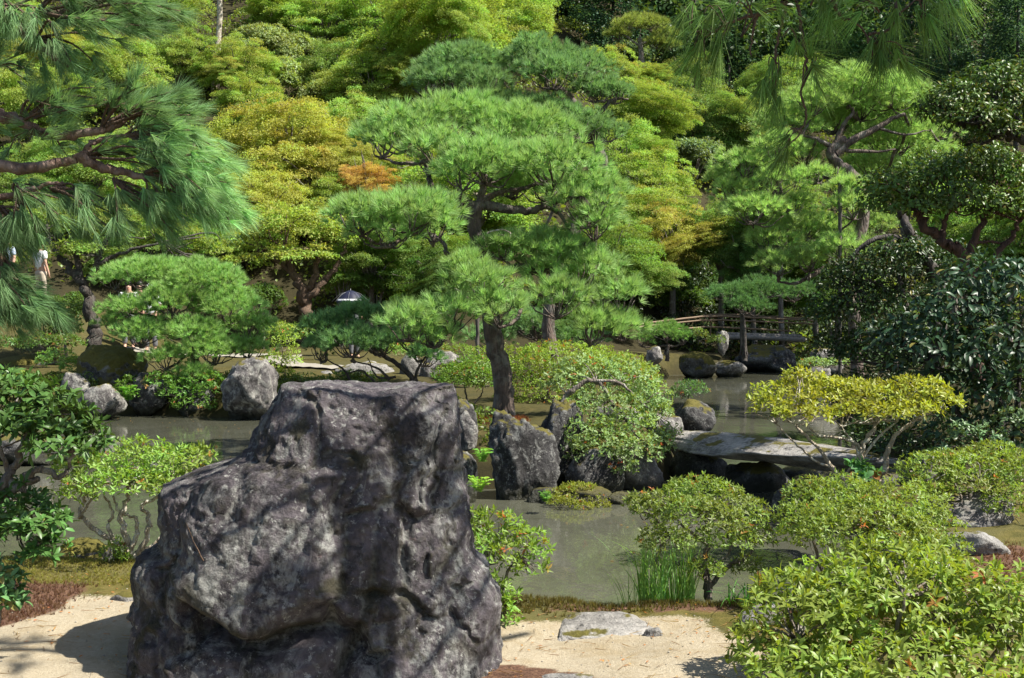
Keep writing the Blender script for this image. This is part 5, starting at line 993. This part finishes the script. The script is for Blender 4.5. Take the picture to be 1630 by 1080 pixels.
T = [
 ('maple', 'golden-orange maple in the middle of the slope beside the near pine boughs', 450, 232, 88, GO, .5), ('maple', 'orange-tipped maple crown right of the golden one on the slope', 505, 280, 70, GO, 1.0),
 ('maple', 'small red-orange maple peeking left of the tall island pine', 586, 292, 34, (0.235, 0.165, 0.045), .9, 38.0), ('maple', 'lime maple just under the red-orange one', 590, 262, 46, YG, .2),
 ('maple', 'yellow-green maple below the golden slope maple', 412, 330, 70, GO, .3), ('maple', 'green maple at the hill foot behind the small pine', 330, 375, 66, LG, .1), ('maple', 'shaded green maple left of the hill-foot group', 230, 390, 60, GR, 0),
 ('maple', 'broad yellow-green maple behind the pine between small red maple and trunk', 640, 400, 80, GR, .1), ('maple', 'shaded maple low behind the pine bend', 700, 440, 60, DG, 0, 33.5), ('maple', 'low green maple right of the multi-stemmed one', 590, 410, 56, GR, .1, 35.0),
 ('maple', 'orange patch maple seen through the near pine at upper left', 95, 95, 60, GO, .9), ('maple', 'yellow maple behind the top-left pine spray', 45, 160, 66, YG, .5), ('maple', 'lime maple high on the slope left', 175, 110, 66, YG, .3), ('maple', 'lime maple in the upper left corner', 20, 50, 60, LG, .1),
 ('maple', 'yellow maple in front of the pale bushes on the slope', 285, 90, 48, YG, .5), ('maple', 'orange-brown maple on the upper slope', 375, 105, 52, YG, .8), ('maple', 'yellow maple above the golden slope maple', 400, 170, 50, YG, .5),
 ('maple', 'green maple behind the near pine at mid left', 150, 270, 72, LG, .2), ('maple', 'green maple behind the left bough tips', 290, 265, 72, YG, .2), ('maple', 'dark green maple at the far left', 40, 300, 66, GR, .1),
 ('maple', 'tall lime maple on the ridge left of the pale trunk', 262, 5, 56, YG, .2), ('maple', 'lime maple on the ridge beside the pale trunk', 440, 12, 48, YG, .15), ('maple', 'bright lime maple on the ridge with visible stems', 520, 35, 56, LG, .1), ('maple', 'big yellow-green maple on the ridge above the second pine', 690, 55, 95, YG, .35),
 ('maple', 'lime maple on the ridge, between bright lime and big one', 610, 35, 62, LG, .2), ('maple', 'yellow maple on the ridge right of the big one', 790, 45, 66, YG, .4), ('maple', 'sparse lime maple at the ridge top before the cedars', 845, 25, 46, YG, .2),
 ('maple', 'orange-tinged maple left of the second pine top', 645, 110, 46, YG, .85), ('maple', 'olive maple on the slope, left of the second pine', 590, 130, 56, YG, .4), ('maple', 'small lime maple with visible stem above the pine', 660, 85, 34, LG, .1), ('maple', 'olive-green maple right of the pale bushes', 535, 110, 52, GR, .2),
 ('maple', 'orange-tipped maple right of the second pine', 975, 115, 42, YG, .85), ('maple', 'yellow maple on the slope right of the pines', 1010, 190, 66, YG, .4), ('maple', 'yellow-green maple beneath that, right of the pines', 985, 245, 62, LG, .2), ('maple', 'bright yellow maple right of the island pine', 1040, 300, 62, YG, .4),
 ('maple', 'golden orange-tipped maple overhanging the dark inlet', 1070, 375, 62, (0.19, 0.195, 0.045), .5, 38.0), ('maple', 'golden maple right of the island pine lower edge', 1020, 350, 60, YG, .4, 39.0), ('maple', 'dark green maple under the golden overhanging one', 1050, 440, 46, DG, 0, 39.0),
 ('maple', 'olive maple under the hanging needles', 1130, 190, 66, GR, .3), ('maple', 'yellow-tipped maple behind the hanging needles', 1190, 215, 60, GR, .5), ('maple', 'green maple behind the right-hand pine, upper', 1260, 150, 66, GR, .15), ('maple', 'deep green maple behind the right-hand pine, lower left', 1150, 370, 62, GR, .1, 38.0),
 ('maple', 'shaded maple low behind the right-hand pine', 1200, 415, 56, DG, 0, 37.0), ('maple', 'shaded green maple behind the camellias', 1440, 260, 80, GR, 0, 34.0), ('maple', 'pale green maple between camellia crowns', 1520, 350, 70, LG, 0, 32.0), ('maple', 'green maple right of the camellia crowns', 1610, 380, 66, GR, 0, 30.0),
 ('maple', 'dark maple right of the wooden bridge', 1300, 440, 60, DG, 0, 38.0), ('maple', 'dark maple added to shade the slope behind the bridge, left', 1150, 450, 70, (0.05, 0.085, 0.022), 0, 43.0), ('maple', 'dark maple added to shade the slope behind the bridge, right', 1240, 440, 66, (0.05, 0.085, 0.022), 0, 44.5), ('maple', 'yellow sprigged maple above the bridge', 1245, 330, 50, GR, .3, 36.0), ('maple', 'light maple between parasol pine and right pine', 1100, 130, 48, GR, .4), ('maple', 'orange-red topped maple left of the grey-green tree', 1015, 135, 36, YG, .8),  # the two deep maples are added canopy to darken behind the bridge
 ('maple', 'green maple far back between golden maple and pine', 560, 205, 56, LG, .35), ('maple', 'yellow maple in the hollow left of the island pine', 545, 320, 52, YG, .5), ('maple', 'green maple filling the slope behind the island pine', 760, 300, 90, LG, .1), ('maple', 'green maple behind the island pine lower right', 960, 420, 70, GR, .1, 36.0),
 ('bush', 'pale grey-green round bush on the upper slope', 470, 95, 50, PG, 0), ('bush', 'pale grey-green bush below the first on the slope', 445, 135, 52, PG, 0), ('bush', 'pale bush right of the upper pale pair', 520, 165, 46, PG, .2), ('bush', 'pale olive bush above the golden maple', 485, 190, 40, LG, .1), ('bush', 'pale bush at the upper slope left of the olive maple', 410, 75, 46, PG, 0), ('bush', 'green bush beneath the ridge maples', 345, 104, 46, GG, 0),
 ('bush', 'grey-green bush left of the second pine', 560, 160, 42, PG, .3), ('bush', 'dark bush in the hollow behind low dark pine', 600, 465, 36, DG, 0, 35.0), ('bush', 'light green bush right of the multi-stemmed maple', 545, 455, 30, GR, 0, 34.5), ('bush', 'grey-green glossy tree among the yellow maples at right', 1085, 205, 52, GG, 0), ('bush', 'lower grey-green glossy bush among yellow maples', 1100, 260, 48, GG, 0), ('bush', 'dark undergrowth bush left of the wooden bridge', 1010, 475, 36, DG, 0, 38.0),
 ('bush', 'low undergrowth bush under the forked maple', 70, 520, 50, DG, 0, 25.0), ('bush', 'dark low bush left of the forked maple trunk', 105, 500, 40, DG, 0, 26.5), ('bush', 'low green bush at the path behind the small pine', 420, 480, 36, DG, 0, 33.0), ('bush', 'tree-like bush beside parasol pine', 1000, 100, 40, GG, 0),
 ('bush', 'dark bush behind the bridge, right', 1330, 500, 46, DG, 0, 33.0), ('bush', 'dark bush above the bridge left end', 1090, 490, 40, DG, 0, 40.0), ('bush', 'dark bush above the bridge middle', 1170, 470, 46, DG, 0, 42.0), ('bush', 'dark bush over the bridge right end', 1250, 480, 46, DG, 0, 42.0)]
for k, xs in enumerate([885, 930, 975, 1060, 1105, 1160, 1215, 1270, 1330, 1390, 1450, 1510, 1565, 1620]):
    T.append(('cedar', ['dark cedar left of the parasol pine, first of three', 'dark cedar left of the parasol pine, second of three', 'dark cedar close behind the parasol pine', 'dark cedar close right of the parasol pine', 'dark cedar behind the leftmost hanging needles', 'dark cedar behind the upper hanging twigs', 'dark cedar above the right pine left shoulder', 'dark cedar behind the long hanging twig',
              'dark cedar above the right pine top', 'dark cedar behind the right fan of needles', 'dark cedar behind the rightmost needle cluster', 'dark cedar with paler tip by the rightmost needles', 'dark cedar above the upper camellia', 'dark cedar in the upper right corner'][k], xs, 70 + (k % 3) * 18, 66, (0.03, 0.062, 0.030) if k % 4 else (0.045, 0.085, 0.035), 0, 76.0 - (k % 3) * 5 - max(0, (k - 8) * 3.5), 1.0))
for lb, xs, yy, Yc in [('dark cedar directly behind the pale ridge trunk', 345, 10, 72.0), ('dark cedar in the gap right of the pale ridge trunk', 395, 25, 70.0), ('dark cedar behind the lime ridge maples', 560, 10, 74.0), ('dark cedar above the big yellow-green ridge maple', 880, 10, 70.0), ('dark cedar in the upper left behind the near boughs', 250, 20, 73.0)]:
    T.append(('cedar', lb, xs, yy, 62, (0.030, 0.060, 0.028), 0, Yc, 1.0))
for t in T: hill_tree(*t)

# more of the forest far up the hill and beyond the frame, as one mass
def scatter_stuff(name, mat, col, pts, L, n, seed, rad):
    r = np.random.default_rng(seed); g = Geo()
    for p in pts:
        R = rad * r.uniform(.6, 1.3); d = shell_dirs(n, -.1, r); P = np.asarray(p) + d * R * np.array([1, 1, .65]); add_leaves(g, P, d * .5 + r.normal(size=(n, 3)) * .6, d + np.array([0, 0, .8]) + r.normal(size=(n, 3)) * .4, L, L * .7, r, clump=np.full(n, r.uniform()))
    o = link(name, g.mesh(name, mat), color=tuple(col) + (0,)); o['kind'] = 'stuff'; o['label'] = name.replace('_', ' ') + ' covering the slope'; return o
pts = []
for i in range(1000):
    y = rg.uniform(36, 80); x = rg.uniform(-.5, .5) * y; pts.append((x, y, gz(x, y)))
scatter_stuff('undergrowth', M_LEAF, (0.085, 0.115, 0.025), pts, 0.17, 110, 91, 1.0)
pts = []
for i in range(400):
    y = rg.uniform(64, 108); x = rg.uniform(-.55, .58) * y; pts.append((x, y, gz(x, y) + rg.uniform(2, 6)))
scatter_stuff('forest_foliage', M_LEAF, (0.035, 0.065, 0.022), pts, 0.4, 190, 92, 2.8)
pts = []
for i in range(150):
    y = rg.uniform(12, 34); x = y * .16 + rg.uniform(4.2, 10); pts.append((x, y, gz(x, y)))
for i in range(40):
    y = rg.uniform(36, 44); x = rg.uniform(4, 12); pts.append((x, y, gz(x, y) + .2))
scatter_stuff('undergrowth', M_GLOSS, (0.035, 0.060, 0.018), pts, 0.10, 160, 93, 0.5)

pts = []
while len(pts) < 170:
    x, y = (rg.uniform(-11, -2.6), rg.uniform(20, 24.5)) if len(pts) < 120 else (rg.uniform(-1.3, 2.6), rg.uniform(12.6, 20))
    d_ = float(sdf(POND, np.array([x]), np.array([y]))[0])
    if 0.05 < d_ < (1.3 if len(pts) < 120 else .7): pts.append((x, y, gz(x, y)))
scatter_stuff('ground_cover', M_LEAF, (0.075, 0.105, 0.024), pts, 0.05, 130, 94, 0.20)
pts = []
for i in range(150):
    y = rg.uniform(35.5, 47); x = rg.uniform(3, 15); pts.append((x, y, gz(x, y) + .3))
scatter_stuff('undergrowth', M_GLOSS, (0.024, 0.040, 0.014), pts, 0.14, 150, 95, 0.8)  # near-black leaf colour stands in for the shade behind the bridge
# pale bare trunk on the ridge
g = Geo(); a, b = at(339, 74, 52), at(352, -60, 52); a[2] = gz(a[0], a[1]) - .2; tube(g, [a, a * .5 + b * .5 + np.array([.06, 0, 0]), b], .15, .11, 9, 5, .02, np.random.default_rng(4))
root = thing('bare_tree', 'pale slender tree trunk standing on the ridge at upper left', 'tree', a); part(root, 'trunk', g, M_PALEBARK, smooth=True)
g = Geo(); flat_sprays(g, b + np.array([0, 0, 1.5]), (2.6, 2.4, 1.8), 40, 90, .18, np.random.default_rng(8)); part(root, 'crown', g, M_MAPLE, YG + (0.1,))

# ------------------------------------------------------------------ wooden bridge
root = thing('wooden_bridge', 'arched wooden footbridge with brown bamboo rails over the dark inlet', 'bridge', at(1160, 545, 35.0))
def bp(px, py, dY=0): return at(px, py, 35.0 + dY)
for nm, P, r in [('top_rail', [bp(1016, 517, -1.0), bp(1060, 511, -.5), bp(1131, 504), bp(1200, 506), bp(1295, 511, .5)], .032), ('middle_rail', [bp(1016, 521, -1.0), bp(1060, 516, -.5), bp(1131, 510), bp(1200, 512), bp(1295, 516, .5)], .026),
                 ('lower_rail', [bp(1040, 527, -1.0), bp(1100, 523, -.3), bp(1131, 521), bp(1200, 524), bp(1262, 528, .5)], .028), ('far_rail', [bp(1090, 508, 1.2), bp(1140, 501, 1.2), bp(1220, 504, 1.2), bp(1300, 508, 1.2)], .028)]:
    g = Geo(); tube(g, P, r, r, 8, 5, 0.004, np.random.default_rng(2)); part(root, nm, g, M_BAMBOO, smooth=True)
for px, t, bt, dY in [(1018, 514, 540, -1), (1070, 508, 536, -.4), (1131, 500, 538, 0), (1180, 503, 540, .1), (1255, 507, 545, .3)]:
    g = Geo(); a, b = bp(px, bt, dY + .06), bp(px, t, dY + .06); tube(g, [a, (a + b) / 2, b], .022, .020, 8, 3); part(root, 'post', g, M_BAMBOO, smooth=True)
for k in range(16):
    px = 1145 + k * 8; g = Geo(); c = bp(px, 533 + .03 * (px - 1200), .55); box(g, c, (.145, 1.2, .09), tint=rg.uniform()); part(root, 'plank', g, M_DECK)
for dY in (0.0, 1.1):
    g = Geo(); tube(g, [bp(1140, 537, dY), bp(1200, 537, dY), bp(1280, 541, dY)], .09, .09, 6, 4); part(root, 'beam', g, M_DECK, smooth=False)

# ------------------------------------------------------------------ reeds, grass, fern, moss
def blades(name, label, cat, px0, px1, py, Y, n, h, w, col, seed, lean=0.25, droop=0.2, ry=0.15):
    r = np.random.default_rng(seed); b = at((px0 + px1) / 2, py, Y); root = thing(name, label, cat, b); g = Geo(); hw = (px1 - px0) / 2 * Y / F
    for i in range(n):
        p = b + np.array([r.uniform(-hw, hw), r.uniform(-ry, ry), -.04]); a = r.uniform(0, 6.28); d = np.array([math.cos(a), math.sin(a), 0]) * lean * abs(r.normal()); H = h * r.uniform(.6, 1.1); s = np.array([-math.sin(a + .6), math.cos(a + .6), 0]) * w / 2
        t = np.linspace(0, 1, 6)[:, None]; c = p + np.array([0, 0, H]) * (t - droop * t ** 3) + d * H * t ** 1.8; ww = (1 - t ** 2.2) * s
        V = np.vstack([c - ww, c + ww]); g.add(V, np.array([(k, k + 1, k + 7, k + 6) for k in range(5)]), r.uniform(), r.uniform())
    part(root, 'blades', g, M_LEAF, tuple(col) + (0,)); return root
blades('reeds', 'clump of tall slender green reeds at the pond edge', 'reeds', 1018, 1104, 974, 6.22, 230, .54, .0075, (0.130, 0.225, 0.062), 501, .26, .16, .17)
blades('grass_clump', 'arching dark green grass clump right of the pruned azalea foot', 'grass', 1160, 1215, 962, 6.0, 60, .25, .009, (0.06, 0.17, 0.03), 502, .9, .5, .10)
blades('grass_clump', 'thin waterside grass stems left of the reeds', 'grass', 985, 1020, 970, 6.3, 14, .32, .005, (0.12, 0.22, 0.04), 503, .4, .1, .1)
def fern(label, px, py, rpx, Y, col, seed):
    r = np.random.default_rng(seed); c = at(px, py, Y); root = thing('fern', label, 'fern', c); g = Geo(); R = rpx * Y / F
    for i in range(22):
        a = r.uniform(0, 6.28); d = np.array([math.cos(a), math.sin(a) * .8, 0]); t = np.linspace(.1, 1, 12)[:, None]; el = r.uniform(.5, 1.25); P = c + d * R * t * r.uniform(.45, 1.0) + np.array([0, 0, R]) * (t * 2.3 * el - t ** 2 * 1.35 * el); s = np.array([-d[1], d[0], 0])
        for sg in (-1, 1): add_leaves(g, P, s * sg + d * .35, np.tile([0, 0, 1.], (12, 1)) + d * .2, R * .34, R * .10, r)
    part(root, 'fronds', g, M_LEAF, tuple(col) + (0,))
fern('bright fern at the waterline against the right side of the boulder', 762, 785, 24, 11.6, (0.17, 0.28, 0.045), 511)
fern('green fern above it between boulder and rugged rock', 768, 738, 20, 11.9, (0.12, 0.25, 0.045), 512)
fern('fern beside the golden moss rock at the island waterline', 868, 800, 14, 11.3, (0.08, 0.18, 0.03), 513)
fern('fern hanging over the waterline under the small pine', 205, 640, 22, 20.2, (0.09, 0.20, 0.03), 514)

def tuftfield(name, label, xs, ys, n, L, w, col, seed, mask, alpha=0.0, k=7, spread=.8, zoff=0.0):
    r = np.random.default_rng(seed); x = r.uniform(*xs, n); y = r.uniform(*ys, n); m = mask(x, y, r); x, y = x[m], y[m]; z = height(x, y)
    g = Geo(); add_needles(g, np.stack([x, y, z - .002], 1), np.tile([0, 0, 1.], (len(x), 1)), k, L, w, spread, r)
    o = link(name, g.mesh(name, M_LEAF), color=tuple(col) + (alpha,)); o['kind'] = 'stuff'; o['label'] = label
def edge(x, y, r, cx, cy, rx, ry):
    return (1 - np.hypot((x - cx) / rx, (y - cy) / ry) + .35 * fbm(np.stack([x, y, x * 0], 1) * 2.2, 4, 21)) > r.uniform(.0, .35, len(x))
tuftfield('red_moss', 'red-brown moss patch at lower left', (-3.5, -1.5), (5.2, 6.8), 7000, .028, .0035, (0.085, 0.046, 0.030), 521, lambda x, y, r: edge(x, y, r, -2.62, 5.95, .52, .46))
tuftfield('red_moss', 'red-brown moss in the shade at lower right', (2.2, 4.0), (5.6, 7.6), 4500, .028, .0035, (0.075, 0.040, 0.026), 522, lambda x, y, r: edge(x, y, r, 3.05, 6.6, .7, .8))
tuftfield('red_moss', 'red moss at the foot of the big pine', (-.9, .5), (13.6, 15.6), 2500, .05, .006, (0.12, 0.042, 0.018), 523, lambda x, y, r: edge(x, y, r, -.2, 14.6, .45, .8))
tuftfield('ground_cover', 'short brown-green growth along the near shore', (-0.1, 2.2), (5.8, 6.3), 5500, .035, .004, (0.07, 0.06, 0.02), 524, lambda x, y, r: np.abs(y - 6.05) < .22 * r.uniform(.1, 1, len(x)) ** 2 + .03)
tuftfield('moss', 'olive moss and short grass along the left shore', (-3.6, -1.4), (6.3, 7.2), 6500, .02, .004, (0.125, 0.115, 0.028), 525, lambda x, y, r: r.uniform(size=len(x)) < .8)
r = np.random.default_rng(531); n = 650; x = r.uniform(-2.6, 2.2, n); y = r.uniform(4.4, 6.6, n); z = height(x, y)
g = Geo(); add_leaves(g, np.stack([x, y, z + .006], 1), np.stack([r.normal(size=n), r.normal(size=n), r.normal(size=n) * .15], 1), np.stack([r.normal(size=n) * .3, r.normal(size=n) * .3, np.ones(n)], 1), .026, .010, r, False, None, r.uniform(0, 1, n))
o = link('fallen_leaves', g.mesh('fallen_leaves', M_LEAF), color=(0.22, 0.13, 0.05, .7)); o['kind'] = 'stuff'; o['label'] = 'dry fallen leaves on the sand'
r = np.random.default_rng(533); g = Geo(); V0, F0 = ico(1)
for i in range(320):
    x, y = r.uniform(-2.6, 1.8), r.uniform(4.3, 6.4); s = r.uniform(.002, .007); g.add(V0 * np.array([1, 1, .6]) * s + np.array([x, y, gz(x, y) + s * .25]), F0)
o = link('gravel', g.mesh('gravel', M_PATH, True)); o['kind'] = 'stuff'; o['label'] = 'small loose gravel on the sand'
r = np.random.default_rng(541); n = 900; x = r.uniform(-8, 6, n); y = r.uniform(6.5, 30, n); k_ = (sdf(POND, x, y) < -.15) & (vnoise(np.stack([x * .8, y * .5, x * 0], 1), 66) > -.1); x, y = x[k_], y[k_]; n = len(x)
g = Geo(); add_leaves(g, np.stack([x, y, x * 0 - .496], 1), np.stack([r.normal(size=n), r.normal(size=n), np.zeros(n)], 1), np.tile([0, 0, 1.], (n, 1)), .045, .022, r, False, None, r.uniform(0, 1, n), fold=.05)
o = link('floating_leaves', g.mesh('floating_leaves', M_LEAF), color=(0.12, 0.10, 0.04, .6)); o['kind'] = 'stuff'; o['label'] = 'small fallen leaves floating on the pond'
r = np.random.default_rng(551); n = 420; x = r.uniform(-2.4, 1.6, n); y = r.uniform(4.4, 6.2, n)
g = Geo(); add_needles(g, np.stack([x, y, height(x, y) + .006], 1), np.stack([r.normal(size=n), r.normal(size=n), np.zeros(n)], 1), 2, .11, .0028, .12, r)
o = link('fallen_needles', g.mesh('fallen_needles', M_LEAF), color=(0.13, 0.075, 0.03, 0)); o['kind'] = 'stuff'; o['label'] = 'brown pine needles lying on the sand'
g = Geo(); rb = np.random.default_rng(9)
tube(g, [at(324, 893, 4.60), at(308, 862, 4.55), at(297, 834, 4.52)], .0026, .0012, 5, 4, .001, rb)
o = link('dry_twig', g.mesh('dry_twig', M_TWIG, True)); tag(o, 'thin dry brown twig sticking up from a boulder crevice', 'twig')

# ------------------------------------------------------------------ visitors
def skin_mesh(name, verts, edges, rads, mat, sub=1):
    me = bpy.data.meshes.new(name); me.from_pydata([tuple(v) for v in verts], edges, []); o = bpy.data.objects.new('skin_tmp', me); C.objects.link(o)
    md = o.modifiers.new('s', 'SKIN'); md.use_smooth_shade = True
    for i, rr in enumerate(rads):
        me.skin_vertices[0].data[i].radius = (rr, rr) if not isinstance(rr, tuple) else rr
    me.skin_vertices[0].data[0].use_root = True
    s = o.modifiers.new('u', 'SUBSURF'); s.levels = sub; s.render_levels = sub
    dg = bpy.context.evaluated_depsgraph_get(); out = bpy.data.meshes.new_from_object(o.evaluated_get(dg)); out.name = name
    bpy.data.objects.remove(o); bpy.data.meshes.remove(me); out.materials.clear(); out.materials.append(mat); return out
def person(label, px, Y, rz, shirt, trousers, hat=None, arm_up=False, group=None, hair=True):
    x = at(px, 500, Y)[0]; root = thing('person', label, 'person', (x, Y, gz(x, Y) + .02), group); root.rotation_euler = (0, 0, rz)
    V = [(0, 0, .93), (0, .01, 1.15), (0, .01, 1.36), (0, 0, 1.46), (0, -.02, 1.54), (0, -.03, 1.64)]; E = [(0, 1), (1, 2), (2, 3), (3, 4), (4, 5)]; R = [(.15, .11), (.14, .10), (.15, .10), .055, (.075, .09), (.07, .085)]
    def ch(pts, rad, root_i):
        pr = root_i
        for p, rr in zip(pts, rad): V.append(p); R.append(rr); E.append((pr, len(V) - 1)); pr = len(V) - 1
        return pr
    for s in (-1, 1):
        if s == 1 and arm_up: arm = [(.17, .01, 1.40), (.22, -.08, 1.16), (.20, -.26, 1.30), (.20, -.30, 1.36)]
        else: arm = [(s * .17, .01, 1.40), (s * .23, .03, 1.12), (s * .24, -.05, .88), (s * .24, -.07, .80)]
        h = ch(arm, [.055, .042, .032, .03], 2); hp = np.array(V[h])
        for f in range(4): ch([tuple(hp + np.array([.012 * (f - 1.5), -.015, -.05])), tuple(hp + np.array([.012 * (f - 1.5), -.03, -.09 + .006 * abs(f - 1.5)]))], [.008, .007], h)
        ch([tuple(hp + np.array([-s * .03, -.02, -.03])), tuple(hp + np.array([-s * .04, -.03, -.055]))], [.009, .008], h)
        ch([(s * .09, 0, .86), (s * .10, -.02, .48), (s * .10, .01, .09), (s * .10, -.13, .04)], [.085, .058, .042, .035], 0)
    o = link('body', skin_mesh('body', V, E, R, M_SKIN), root)
    g = Geo(); Vi, Fi = ico(2); g.add(Vi * .010 + np.array([-.028, -.112, 1.60]), Fi); g.add(Vi * .010 + np.array([.028, -.112, 1.60]), Fi); e_ = link('eyes', g.mesh('eyes', M_HAIR, True), root)
    g = Geo(); g.add(Vi * np.array([.012, .02, .022]) + np.array([0, -.118, 1.575]), Fi); link('nose', g.mesh('nose', M_SKIN, True), root)
    g = Geo(); g.add(Vi * np.array([.024, .008, .006]) + np.array([0, -.105, 1.535]), Fi); link('mouth', g.mesh('mouth', M_PINK, True), root)
    if hair and not hat:
        g = Geo(); g.add(Vi * np.array([.092, .108, .10]) + np.array([0, .018, 1.645]), Fi); link('hair', g.mesh('hair', M_HAIR, True), root)
    if hat:
        g = Geo(); g.add(Vi * np.array([.105, .115, .09]) + np.array([0, -.01, 1.67]), Fi); g.add(Vi * np.array([.17, .18, .018]) + np.array([0, -.01, 1.64]), Fi); link('hat', g.mesh('hat', hat, True), root)
    sv = [(0, 0, .88), (0, .01, 1.15), (0, .01, 1.37), (0, 0, 1.43), (-.18, .01, 1.395), (-.235, .03, 1.20), (.18, .01, 1.395), (.235 if not arm_up else .225, .03 if not arm_up else -.03, 1.20)]
    link('shirt', skin_mesh('shirt', sv, [(0, 1), (1, 2), (2, 3), (2, 4), (4, 5), (2, 6), (6, 7)], [(.185, .135), (.168, .125), (.165, .12), .07, .075, .062, .075, .062], shirt), root)
    tv = [(0, 0, .95), (0, 0, .88), (-.095, 0, .80), (-.10, -.015, .48), (-.10, .01, .12), (.095, 0, .80), (.10, -.015, .48), (.10, .01, .12)]
    link('trousers', skin_mesh('trousers', tv, [(0, 1), (1, 2), (2, 3), (3, 4), (1, 5), (5, 6), (6, 7)], [(.165, .125), (.16, .125), .10, .078, .07, .10, .078, .07], trousers), root)
    for s in (-1, 1):
        g = Geo(); g.add(Vi * np.array([.05, .13, .045]) + np.array([s * .10, -.05, .03]), Fi); link('shoe', g.mesh('shoe', M_HAIR, True), root)
    return root
person('person in a bright white shirt standing left of the forked maple trunk', 66, 31.0, 2.6, M_WHITE, M_BEIGE, group='visitors on the path')
person('person in pale blue patterned shirt at the left frame edge', 13, 30.0, -.5, M_BLUE, M_BEIGE, group='visitors on the path')
person('person in a white shirt glimpsed through the small pine, left one', 205, 29.2, .3, M_WHITE, M_GREY, group='visitors on the path')
person('person with orange-pink top between two others behind the small pine', 223, 29.8, -.2, M_PINK, M_GREY, group='visitors on the path')
person('person in a white sun hat glimpsed through the small pine, right one', 240, 29.3, .1, M_WHITE, M_GREY, hat=M_WHITE, group='visitors on the path')
pu = person('person walking behind the low dark pine holding a navy umbrella', 564, 29.0, .5, M_GREY, M_GREY, arm_up=True, group='visitors on the path')
pu.scale = (.86, .86, .86); pu.location.z -= .10
c = at(558, 474, 28.9); uroot = thing('umbrella', 'navy umbrella with white band held above the low dark pine', 'umbrella', c - np.array([0, 0, .75]))
g = Geo(); gb = Geo(); na = 32
for gg, rr0, rr1 in ((g, 0.02, .425), (gb, .425, .46), (g, .46, .50)):
    rr = np.linspace(rr0, rr1, 6); V = []
    for q in rr:
        for k in range(na):
            a = 2 * math.pi * k / na; sc_ = .74 * (1 - .025 * (math.cos(8 * a) + 1) * (q / .5)); V.append(c + np.array([q * math.cos(a) * sc_, q * math.sin(a) * sc_, np.float64(.30 * (1 - (q / .5) ** 2) - .12)]))
    gg.add(V, np.array([(i * na + k, i * na + (k + 1) % na, (i + 1) * na + (k + 1) % na, (i + 1) * na + k) for i in range(5) for k in range(na)]))
part(uroot, 'canopy', g, M_NAVY, smooth=True); part(uroot, 'band', gb, M_WHITE, smooth=True)
g = Geo(); tube(g, [c - np.array([0, 0, .70]), c, c + np.array([0, 0, .22])], .010, .008, 6, 3); part(uroot, 'shaft', g, M_STEEL, smooth=True)
for k in range(8):
    g = Geo(); a = 2 * math.pi * k / 8; d = np.array([math.cos(a), math.sin(a), 0]); tube(g, [c + np.array([0, 0, .165]), c + d * .25 + np.array([0, 0, .09]), c + d * .47 + np.array([0, 0, -.10])], .004, .003, 4, 3); part(uroot, 'rib', g, M_STEEL)
